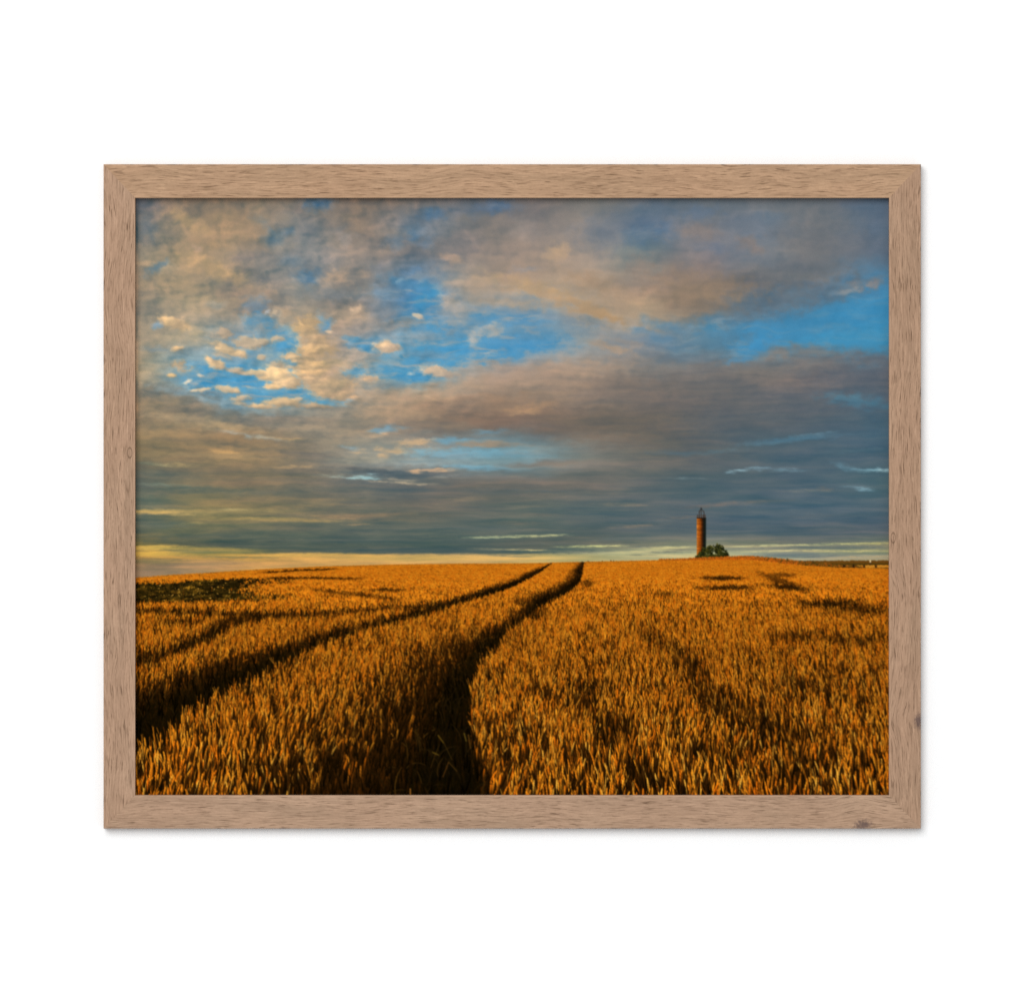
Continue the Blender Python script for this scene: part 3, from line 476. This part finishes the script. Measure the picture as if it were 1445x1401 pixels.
        if s > 2.6:
            m = 3 if s > 6 else 1
            for k in range(m):
                xs = x + rs.randn(n).astype(np.float32) * sp * .7
                ll = (s * (.8 + .9 * rs.rand(n)) * (1 + 1.1 * sstep(.25, .7, d))).astype(np.float32)
                hue = rs.rand(n, 1).astype(np.float32)
                c = (np.array([142, 74, 10]) * hue + np.array([58, 33, 6]) * (1 - hue))
                c = c * (.55 + .75 * rs.rand(n, 1)) * (1.10 - .50 * near)
                c = c * (1 + .42 * cl[:, None]) * (1 - .76 * wallness[:, None]) + wallness[:, None] * np.array([4, 3, 0])
                olive = (wallness[:, None] * rs.rand(n, 1) > .5)
                c = np.where(olive, c * np.array([.88, 1.05, 1.1]), c)
                kq = np.nonzero(rs.rand(n) < (.24 + .18 * near) * sstep(2.2, 9, s) + .70 * sstep(.2, .6, d))[0]
                if len(kq):
                    cv.strokes(xs[kq], (y + ll * .97)[kq], (ang * .55 + rs.randn(n).astype(np.float32) * .10)[kq], ll[kq], np.maximum(.5, s * .036 * (1 + .9 * rs.rand(n))).astype(np.float32)[kq], np.clip(c, 2, 255).astype(np.float32)[kq], tip=.3, bend=rs.randn(len(kq)).astype(np.float32) * .12, fade=.55)
        # ears
        lit = .82 - .09 * sstep(1.3, 5, s) - .31 * near + (.40 - .24 * near) * cl + (.30 - .15 * near) * cl2 - 1.25 * d
        isl = rs.rand(n) < np.clip(lit, .0, .97)
        upl = interp([(186, 823), (230, 824), (262, 820), (300, 818), (345, 816.5), (400, 817), (436, 819)], x); lowl = interp([(186, 852), (230, 851), (290, 850), (330, 848), (372, 850), (400, 847), (436, 850)], x)
        yc = y - .5 * s
        patch = (yc > upl) & (yc < lowl) & ~((x + 16 * rs.randn(n) > 352 + 3.5 * np.abs(yc - 831)) & (yc > 824) & (yc < 838)) & (rs.rand(n) < interp([(180, 1), (330, 1), (400, .6), (436, .1), (437, 0)], x))
        keep = ~patch & (rs.rand(n) < np.where(isl, 1.0, .62 - .2 * near) * (1 - .80 * sstep(.45, .95, d)))
        b = rs.rand(n, 1).astype(np.float32)
        hi = np.array([248, 161, 38]) * b + np.array([220, 112, 14]) * (1 - b)
        big_var = fbm(x / 110, y / (5 + .09 * p), 221, 3)
        hi = hi * (1 + .13 * big_var[:, None] * (1 - .5 * near))
        glow = (rs.rand(n, 1) < .15 * (1 - d[:, None])) * near
        hi = hi * (1 - glow) + np.array([252, 184, 66]) * glow
        lo = (np.array([158, 84, 11]) * b + np.array([78, 43, 7]) * (1 - b)) * (1 - .30 * near)
        far = 1 - near
        lo = lo * (1 + .22 * far) * (1 - .32 * sstep(1.6, 6, s))
        col = np.where(isl[:, None], hi * (.80 + .10 * sstep(2, 6, s) + .17 * near), lo)
        col = col * (1 - .84 * d[:, None]) * (1 + .12 * cl[:, None])
        big = s > 7
        ln = s * (.72 + .5 * rs.rand(n)).astype(np.float32)
        w = np.maximum(.62, s * (.095 + .035 * rs.rand(n))).astype(np.float32)
        o = np.nonzero(keep)[0]; rs.shuffle(o)
        if s > 3.2:     # awns: fine hairs above the ear
            for k in range(2):
                oo = o[rs.rand(len(o)) < sstep(3, 10, s) * .4]
                if not len(oo): continue
                aa = ang + rs.randn(n).astype(np.float32) * .12
                ca = col * (.55 + .25 * rs.rand(n, 1))
                cv.strokes((x + np.sin(ang) * ln * .5)[oo], (y - np.cos(ang) * ln * .5)[oo], aa[oo], (ln * (.85 + .4 * rs.rand(n)).astype(np.float32))[oo], np.full(len(oo), .30 + .010 * s, np.float32), ca[oo].astype(np.float32), tip=.3)
        bend = rs.randn(n).astype(np.float32) * .10
        cv.strokes(x[o], y[o], ang[o], ln[o], w[o], col[o].astype(np.float32), tip=.45, bend=bend[o], shade=.62 * sstep(4, 14, s),
                   bumps=(np.full(len(o), 5.5, np.float32) + rs.randint(0, 3, len(o))) if big else None, fade=1 - .80 * sstep(2, 15, s))
        # loose thin stalks catching the sun inside the shaded face
        if s > 4:
            kk = np.nonzero((d > .5) & (rs.rand(n) < .10))[0]
            if len(kk):
                c = np.array([92, 62, 16]) * (.35 + .8 * rs.rand(len(kk), 1)) * (1.15 - .75 * d[kk][:, None])
                cv.strokes(x[kk], y[kk], (ang[kk] * 1.3 + rs.randn(len(kk)) * .25).astype(np.float32), (s * (.8 + rs.rand(len(kk)))).astype(np.float32), np.full(len(kk), max(.5, s * .05), np.float32), c.astype(np.float32), bend=(rs.randn(len(kk)) * .6).astype(np.float32))
        # flattened green patch at the left, drawn in depth order with the crop
        if 812 < ycur < 853:
            inside = interp([(812, 0), (819, 1), (846, 1), (852, 0)], np.array([ycur]))[0]
            mx = int(250 * step * inside)
            wx = 186 + rs.rand(mx) * 250; wy = ycur + rs.randn(mx) * 1.0
            upl = interp([(186, 822), (300, 817.5), (345, 816.5), (400, 817), (436, 819)], wx); lowl = interp([(186, 852), (230, 851), (290, 850), (330, 848), (372, 850), (400, 847), (436, 850)], wx)
            lit_isl = ((wx + 16 * rs.randn(mx) > 352 + 3.5 * np.abs(wy - 831)) & (wy > 824) & (wy < 838))
            okk = (wy > upl) & (wy < lowl) & ~(lit_isl) & (rs.rand(mx) < interp([(180, 1), (330, 1), (400, .6), (436, .1)], wx))
            wx, wy = wx[okk], wy[okk]; mx = len(wx)
            if mx:
                g = fbm(wx / 26, wy / 7, 131, 3)
                gl = np.clip(.24 + .9 * fbm(wx / 16, wy / 3, 141, 3) - .02 * np.abs(wx - 262) * .1 + .28 * np.exp(-((wx - 258) / 26) ** 2 - ((wy - 834) / 5) ** 2), 0, 1)
                c = np.array([34, 26, 5]) * (1 - gl[:, None]) + np.array([112, 80, 22]) * gl[:, None]
                c = c * (.5 + .9 * rs.rand(mx, 1)) * (1 + .5 * g[:, None])
                c = c * interp([(180, .8), (300, 1), (316, .7), (370, .7), (436, 1.)], wx)[:, None] ** (wy < 830)[:, None]
                spk = (rs.rand(mx, 1) < .035); c = np.where(spk, np.array([190, 146, 62]), c)
                cv.strokes(wx.astype(np.float32), wy.astype(np.float32), (.9 + .45 * rs.randn(mx)).astype(np.float32), (1.8 + 1.8 * rs.rand(mx)).astype(np.float32), np.full(mx, .95, np.float32), np.clip(c, 4, 255).astype(np.float32))
    # a few single blades leaning into the dark wheel track
    for (x0, y0, x1, y1, w, col) in ((626, 1048, 618, 1037, 1.5, (84, 64, 16)), (638, 1072, 626, 1047, .8, (50, 36, 10)), (619, 1065, 610, 1061, 1.4, (80, 62, 17)), (625, 1096, 633, 1075, .9, (78, 48, 15)), (645, 1088, 633, 1075, .8, (66, 44, 12)), (658, 1046, 655, 1034, 1.4, (84, 66, 20)), (658, 1064, 658, 1046, .6, (50, 38, 12)), (664, 1056, 661, 1036, 1.2, (76, 50, 15)), (579, 1122, 579, 1112, 1.3, (170, 110, 40))):
        line(x0, y0, x1, y1, w, np.array(col))
    a = cv.a.reshape(CH, SS, CW, SS, 3).mean((1, 3))
    fm = np.arange(CH)[:, None] + OY > interp(SKYLINE, np.arange(CW) + OX)[None, :] + 1
    a = np.where(fm[..., None], 255 * np.clip(a / 255, 0, 1) ** 1.06 * (1.09 + .09 * sstep(830, 960, np.arange(CH) + OY))[:, None, None], a)
    # lens softness of the original picture
    k = .09
    b = a.copy(); b[1:-1] = a[1:-1] * (1 - 2 * k) + k * (a[:-2] + a[2:])
    a = b.copy(); a[:, 1:-1] = b[:, 1:-1] * (1 - 2 * k) + k * (b[:, :-2] + b[:, 2:])
    return a

def paint_print():
    img = paint_field(paint_sky())
    return np.clip(img, 0, 255)

# ----------------------------------------------------------------------------
# scene
# ----------------------------------------------------------------------------
PX = 0.0004
CAM_D = 3.0                     # camera distance from the wall
FRONT = 0.0072                  # front face of the frame, distance from the wall
SHEET = 0.0020                  # print surface, distance from the wall
scene = bpy.context.scene
col = scene.collection

def at(px, py, depth):
    """point in front of the wall, at its real depth and size"""
    k = (CAM_D - depth) / CAM_D * PX
    return ((px - 722.5) * k, -depth, (700.5 - py) * k)

def link(o):
    col.objects.link(o)
    return o

def lin(c):
    c = np.asarray(c, np.float32) / 255.0
    return np.where(c <= .04045, c / 12.92, ((c + .055) / 1.055) ** 2.4)

EXPO = 1.13                     # light level on a flat white reflector facing out

# ---- materials -------------------------------------------------------------
class N:
    def __init__(s, name):
        s.m = bpy.data.materials.new(name); s.m.use_nodes = True
        s.t = s.m.node_tree; s.t.nodes.clear()
        s.out = s.t.nodes.new('ShaderNodeOutputMaterial')
        s.b = s.t.nodes.new('ShaderNodeBsdfPrincipled')
        s.t.links.new(s.b.outputs[0], s.out.inputs[0])
    def node(s, kind, **kw):
        n = s.t.nodes.new(kind)
        for k, v in kw.items(): setattr(n, k, v)
        return n
    def link(s, a, b): s.t.links.new(a, b)
    def val(s, sock, v):
        if hasattr(v, 'is_linked') or hasattr(v, 'links'): s.link(v, sock)
        else: sock.default_value = v
    def math(s, op, a, b=0.0, c=None):
        n = s.node('ShaderNodeMath', operation=op)
        s.val(n.inputs[0], a); s.val(n.inputs[1], b)
        if c is not None: s.val(n.inputs[2], c)
        return n.outputs[0]
    def noise(s, x, y, z, scale=1.0, detail=2.0, rough=.5):
        c = s.node('ShaderNodeCombineXYZ')
        s.val(c.inputs[0], x); s.val(c.inputs[1], y); s.val(c.inputs[2], z)
        n = s.node('ShaderNodeTexNoise')
        n.inputs['Scale'].default_value = scale; n.inputs['Detail'].default_value = detail; n.inputs['Roughness'].default_value = rough
        s.link(c.outputs[0], n.inputs['Vector'])
        return n.outputs[0]
    def step(s, v, a, b, lo=0.0, hi=1.0):
        n = s.node('ShaderNodeMapRange'); n.interpolation_type = 'SMOOTHSTEP'
        s.val(n.inputs[0], v); n.inputs[1].default_value = a; n.inputs[2].default_value = b
        n.inputs[3].default_value = lo; n.inputs[4].default_value = hi
        return n.outputs[0]
    def mix(s, f, a, b):
        n = s.node('ShaderNodeMix', data_type='RGBA')
        s.val(n.inputs[0], f)
        for i, v in ((6, a), (7, b)):
            if hasattr(v, 'links'): s.link(v, n.inputs[i])
            else: n.inputs[i].default_value = v
        return n.outputs[2]

def rgb(c): return tuple(float(v) for v in lin(c) / EXPO) + (1.0,)

def oak(name, seed, base, knots=(), rings=(), width=46.0):
    """light oak: local X runs along the rail, local Z across it (print units)"""
    m = N(name)
    tc = m.node('ShaderNodeTexCoord'); sp = m.node('ShaderNodeSeparateXYZ'); m.link(tc.outputs['Object'], sp.inputs[0])
    L = m.math('MULTIPLY', sp.outputs[0], 1 / PX); W = m.math('MULTIPLY', sp.outputs[2], 1 / PX)
    D = m.math('MULTIPLY', sp.outputs[1], 1 / PX)
    wv = m.noise(m.math('MULTIPLY', L, 1 / 150), m.math('MULTIPLY', W, 1 / 60), seed + 3.1, detail=2)
    wv2 = m.noise(m.math('MULTIPLY', L, 1 / 34), m.math('MULTIPLY', W, 1 / 16), seed + 7.7, detail=1)
    Wp = m.math('ADD', m.math('ADD', W, m.math('MULTIPLY', m.math('SUBTRACT', wv, .5), 24.0)), m.math('MULTIPLY', m.math('SUBTRACT', wv2, .5), 1.6))
    Wp = m.math('ADD', Wp, m.math('MULTIPLY', D, .8))
    for (l0, w0, rl, rw) in knots:                      # fibres flow round a knot
        dx = m.math('MULTIPLY', m.math('SUBTRACT', L, l0), 1 / (rl * 2.2)); dw = m.math('SUBTRACT', W, w0)
        g = m.math('POWER', 2.718, m.math('MULTIPLY', m.math('MULTIPLY', dx, dx), -1.0))
        g2 = m.math('DIVIDE', dw, m.math('ADD', 6.0, m.math('MULTIPLY', m.math('ABSOLUTE', dw), .35)))
        Wp = m.math('SUBTRACT', Wp, m.math('MULTIPLY', m.math('MULTIPLY', g, g2), 4.0))
    broad = m.noise(m.math('MULTIPLY', L, 1 / 170), m.math('MULTIPLY', Wp, 1 / 13), seed + 11.0, detail=3)
    patch = m.noise(m.math('MULTIPLY', L, 1 / 120), m.math('MULTIPLY', W, 1 / 60), seed + 15.0, detail=1)
    fibre = m.noise(m.math('MULTIPLY', L, 1 / 30), m.math('MULTIPLY', Wp, 1 / 1.9), seed + 21.0, detail=3, rough=.6)
    pore = m.noise(m.math('MULTIPLY', L, 1 / 26), m.math('MULTIPLY', Wp, 1 / 1.35), seed + 31.0, detail=2, rough=.6)
    porem = m.noise(m.math('MULTIPLY', L, 1 / 60), m.math('MULTIPLY', Wp, 1 / 9), seed + 41.0, detail=1)
    speck = m.noise(m.math('MULTIPLY', L, 1 / 3.5), m.math('MULTIPLY', W, 1 / 2.2), seed + 51.0, detail=2)
    b = np.array(base, np.float32)
    c = m.mix(m.step(broad, .32, .68), rgb(b * [.945, .94, .93]), rgb(b * [1.05, 1.045, 1.04]))
    c = m.mix(m.step(patch, .35, .65, 0, .35), c, rgb(b * [1.0, .965, .95]))
    c = m.mix(m.step(fibre, .50, .70, 0, .72), c, rgb(b * [.80, .77, .74]))
    c = m.mix(m.step(fibre, .47, .30, 0, .75), c, rgb(b * [1.12, 1.12, 1.12]))
    c = m.mix(m.step(speck, .35, .75, 0, .22), c, rgb(b * [.84, .82, .80]))
    pm = m.math('ADD', pore, m.math('MULTIPLY', m.math('SUBTRACT', porem, .5), .14))
    pf = m.step(pm, .56, .68, 0, .82)
    c = m.mix(pf, c, rgb(b * [.60, .55, .50]))
    for (l0, w0, rl, rw) in knots:
        dx = m.math('MULTIPLY', m.math('SUBTRACT', L, l0), 1 / rl); dw = m.math('MULTIPLY', m.math('SUBTRACT', W, w0), 1 / rw)
        d = m.math('SQRT', m.math('ADD', m.math('MULTIPLY', dx, dx), m.math('MULTIPLY', dw, dw)))
        kn = m.noise(m.math('MULTIPLY', L, 1 / 4), m.math('MULTIPLY', W, 1 / 4), seed + 61.0, detail=3, rough=.7)
        d = m.math('ADD', d, m.math('MULTIPLY', m.math('SUBTRACT', kn, .5), 2.2))
        c = m.mix(m.step(d, 1.35, .2, 0, .80), c, (.095, .062, .058, 1.0))
    for (l0, w0, rl, rw) in rings:
        dx = m.math('MULTIPLY', m.math('SUBTRACT', L, l0), 1 / rl); dw = m.math('MULTIPLY', m.math('SUBTRACT', W, w0), 1 / rw)
        d = m.math('SQRT', m.math('ADD', m.math('MULTIPLY', dx, dx), m.math('MULTIPLY', dw, dw)))
        c = m.mix(m.step(m.math('ABSOLUTE', m.math('SUBTRACT', d, 1.0)), .28, .10, 0, .6), c, rgb(b * [.58, .54, .50]))
    # narrow band of paler colour along the inner arris
    c = m.mix(m.step(W, width - 2.0, width - .8, 0, .35), c, rgb(b * [1.2, 1.2, 1.2]))
    m.link(c, m.b.inputs['Base Color'])
    m.b.inputs['Roughness'].default_value = .62
    m.b.inputs['Specular IOR Level'].default_value = .12
    bump = m.node('ShaderNodeBump'); bump.inputs['Strength'].default_value = .35; bump.inputs['Distance'].default_value = .0002
    m.link(m.math('SUBTRACT', 1.0, pf), bump.inputs['Height']); m.link(bump.outputs[0], m.b.inputs['Normal'])
    return m.m

# ---- wall ------------------------------------------------------------------
w = N('white_wall_paint')
tc = w.node('ShaderNodeTexCoord'); nz = w.node('ShaderNodeTexNoise'); nz.inputs['Scale'].default_value = 260; nz.inputs['Detail'].default_value = 3
w.link(tc.outputs['Object'], nz.inputs['Vector'])
w.link(w.mix(nz.outputs[0], (.895, .895, .897, 1), (.915, .915, .915, 1)), w.b.inputs['Base Color'])
w.b.inputs['Roughness'].default_value = .9; w.b.inputs['Specular IOR Level'].default_value = .1
bm = bmesh.new()
vs = [bm.verts.new(p) for p in ((-3, 0, -3), (3, 0, -3), (3, 0, 3), (-3, 0, 3))]
bm.faces.new(vs)
me = bpy.data.meshes.new('wall'); bm.to_mesh(me); bm.free(); me.materials.append(w.m)
wall = link(bpy.data.objects.new('wall', me))
wall['kind'] = 'structure'; wall['label'] = 'plain bright white wall behind the framed picture'

# ---- the framed picture ----------------------------------------------------
picture = link(bpy.data.objects.new('framed_picture', None))
picture.empty_display_size = .05
picture.location = at(722.5, 1169, .0004)
picture['label'] = 'framed photograph of a golden wheat field in a light oak frame on a white wall'
picture['category'] = 'framed picture'

def child(o):
    o.parent = picture
    o.matrix_parent_inverse = picture.matrix_basis.inverted()
    return link(o)

OUT = dict(l=146.0, r=1299.5, t=232.0, b=1168.8)
INN = dict(l=190.6, r=1254.9, t=279.4, b=1121.9)

def rail(angle, along, oc0, oc1, ic0, ic1, mat):
    """one mitred length of moulding; 'along' in local X, local Z from the outer edge (0) to the inner edge"""
    width = None
    R = math.radians(angle)
    ca, sa = math.cos(R), math.sin(R)
    o0 = np.array(at(*oc0, FRONT)); org = o0.copy(); org[1] = 0.0
    def loc(p):
        d = np.array(p) - org
        return np.array((d[0] * ca + d[2] * sa, d[1], -d[0] * sa + d[2] * ca))
    O0, O1, I0, I1 = (loc(at(*c, FRONT)) for c in (oc0, oc1, ic0, ic1))
    wid = abs(I0[2] - O0[2])
    sgn = 1 if I0[2] > O0[2] else -1
    bv = .00035 / wid; bo = .0005 / wid
    # profile: (fraction outer->inner, distance from the wall)
    prof = [(0, .0006), (0, FRONT - .0005), (bo * .3, FRONT - .00015), (bo, FRONT), (1 - bv, FRONT), (1 - bv * .3, FRONT - .0001), (1, FRONT - .00035),
            (1, SHEET + .00012), (.80, SHEET + .00012), (.80, .0006)]
    bm = bmesh.new()
    rings = []
    for A, B in ((O0, I0), (O1, I1)):
        rings.append([bm.verts.new((A[0] + (B[0] - A[0]) * u, -y, A[2] + (B[2] - A[2]) * u)) for u, y in prof])
    n = len(prof)
    for i in range(n):
        j = (i + 1) % n
        bm.faces.new((rings[0][i], rings[0][j], rings[1][j], rings[1][i]))
    bm.faces.new(rings[0][::-1]); bm.faces.new(rings[1])
    bmesh.ops.recalc_face_normals(bm, faces=bm.faces)
    me = bpy.data.meshes.new('frame_rail'); bm.to_mesh(me); bm.free(); me.materials.append(mat)
    o = bpy.data.objects.new('frame_rail', me)
    o.location = org; o.rotation_euler = (0, -R, 0)
    return child(o)

def corner(d, a, b): return (d[a], d[b])
OLT, ORT, ORB, OLB = (corner(OUT, 'l', 't'), corner(OUT, 'r', 't'), corner(OUT, 'r', 'b'), corner(OUT, 'l', 'b'))
ILT, IRT, IRB, ILB = (corner(INN, 'l', 't'), corner(INN, 'r', 't'), corner(INN, 'r', 'b'), corner(INN, 'l', 'b'))
# local X along each rail, local Z pointing to the inside of the frame
rail(180, 'x', ORT, OLT, IRT, ILT, oak('oak_foil_warm', 3.0, (183, 149, 119), width=47.2))
rail(0, 'x', OLB, ORB, ILB, IRB, oak('oak_foil_pale', 40.0, (179, 148, 123), knots=[(1069, 5, 13, 8)], width=46.7))
rail(-90, 'z', OLT, OLB, ILT, ILB, oak('oak_foil_rosy', 77.0, (178, 146, 121), rings=[(406, 37, 7, 3.2)], width=44.4))
rail(90, 'z', ORB, ORT, IRB, IRT, oak('oak_foil_brown', 115.0, (175, 143, 118), knots=[(151, 3, 12, 7)], rings=[(409, 39, 7, 3)], width=44.4))

# ---- the printed sheet -----------------------------------------------------
img = paint_print()
x0, x1, y0, y1 = PX0 - 2.0, PX1 + 2.0, PY0 - 2.0, PY1 + 2.0      # the sheet runs 2 units under the lip
nx, ny = 1068, 846
gx = np.linspace(x0, x1, nx); gy = np.linspace(y0, y1, ny)
fx = np.clip(gx - OX - .5, 0, CW - 1.001); fy = np.clip(gy - OY - .5, 0, CH - 1.001)
ix = fx.astype(int); iy = fy.astype(int); tx = (fx - ix)[None, :, None]; ty = (fy - iy)[:, None, None]
I = img
smp = (I[iy][:, ix] * (1 - tx) + I[iy][:, ix + 1] * tx) * (1 - ty) + (I[iy + 1][:, ix] * (1 - tx) + I[iy + 1][:, ix + 1] * tx) * ty
ink = lin(smp) / EXPO
k = (CAM_D - SHEET) / CAM_D * PX
X, Z = np.meshgrid((gx - 722.5) * k, (700.5 - gy) * k)
co = np.stack([X, np.full_like(X, -SHEET), Z], -1).reshape(-1, 3).astype(np.float32)
idx = np.arange(nx * ny, dtype=np.int32).reshape(ny, nx)
quads = np.stack([idx[:-1, :-1], idx[1:, :-1], idx[1:, 1:], idx[:-1, 1:]], -1).reshape(-1, 4)
# the board behind the ink: four rear corners and five plain faces
nb = len(co)
c4 = [idx[0, 0], idx[-1, 0], idx[-1, -1], idx[0, -1]]
rear = co[c4].copy(); rear[:, 1] = -(SHEET - .0014)
co = np.concatenate([co, rear])
extra = [[nb + 3, nb + 2, nb + 1, nb]] + [[c4[i], nb + i, nb + (i + 1) % 4, c4[(i + 1) % 4]] for i in range(4)]
quads = np.concatenate([quads, np.array(extra, np.int32)])
me = bpy.data.meshes.new('print')
me.vertices.add(len(co)); me.vertices.foreach_set('co', co.ravel())
me.loops.add(quads.size); me.loops.foreach_set('vertex_index', quads.ravel().astype(np.int32))
me.polygons.add(len(quads)); me.polygons.foreach_set('loop_start', np.arange(0, quads.size, 4, dtype=np.int32))
me.update(calc_edges=True)
att = me.attributes.new('ink', 'FLOAT_COLOR', 'POINT')
rgba = np.ones((len(co), 4), np.float32); rgba[:nb, :3] = ink.reshape(-1, 3); rgba[nb:, :3] = .8
att.data.foreach_set('color', rgba.ravel())
pm = N('matt_photo_paper')
an = pm.node('ShaderNodeAttribute', attribute_name='ink')
tc = pm.node('ShaderNodeTexCoord'); nz = pm.node('ShaderNodeTexNoise'); nz.inputs['Scale'].default_value = 2200; nz.inputs['Detail'].default_value = 1
pm.link(tc.outputs['Object'], nz.inputs['Vector'])
hs = pm.node('ShaderNodeHueSaturation')                              # fine printing grain
pm.link(pm.step(nz.outputs[0], 0, 1, .95, 1.05), hs.inputs['Value']); pm.link(an.outputs['Color'], hs.inputs['Color'])
pm.link(hs.outputs[0], pm.b.inputs['Base Color'])
pm.b.inputs['Roughness'].default_value = .85; pm.b.inputs['Specular IOR Level'].default_value = 0.0
me.materials.append(pm.m)
pr = child(bpy.data.objects.new('print', me))
pr['label'] = 'printed photograph of a golden wheat field, wheel tracks and a round tower under evening clouds'

# ---- light: one big soft lamp up to the left, pale studio surroundings ------
world = bpy.data.worlds.new('World'); scene.world = world; world.use_nodes = True
bg = world.node_tree.nodes['Background']
bg.inputs[0].default_value = (.95, .98, 1.0, 1.0); bg.inputs[1].default_value = .61
ld = bpy.data.lights.new('studio_lamp', 'AREA'); ld.shape = 'SQUARE'; ld.size = 4.2
lo = link(bpy.data.objects.new('studio_lamp', ld))
d = np.array((-.30, -1.0, .42)); d = d / np.linalg.norm(d) * 7.0
lo.location = d
from mathutils import Vector
lo.rotation_euler = (-Vector(d)).to_track_quat('-Z', 'Y').to_euler()
ld.energy = 355; ld.color = (1.0, .99, .975)

# ---- camera ----------------------------------------------------------------
cd = bpy.data.cameras.new('Camera'); cam = link(bpy.data.objects.new('Camera', cd))
cam.location = (0, -CAM_D, 0); cam.rotation_euler = (math.radians(90), 0, 0)
cd.sensor_fit = 'HORIZONTAL'; cd.sensor_width = 36
cd.lens = 36 * CAM_D / (1445 * PX)
cd.clip_start = .1; cd.clip_end = 50
scene.camera = cam

scene.view_settings.view_transform = 'Standard'
scene.view_settings.look = 'None'
scene.view_settings.exposure = 0; scene.view_settings.gamma = 1
scene.view_settings.use_curve_mapping = False
scene.cycles.use_denoising = False
scene.cycles.max_bounces = 6
scene.render.resolution_x = 1024; scene.render.resolution_y = 992
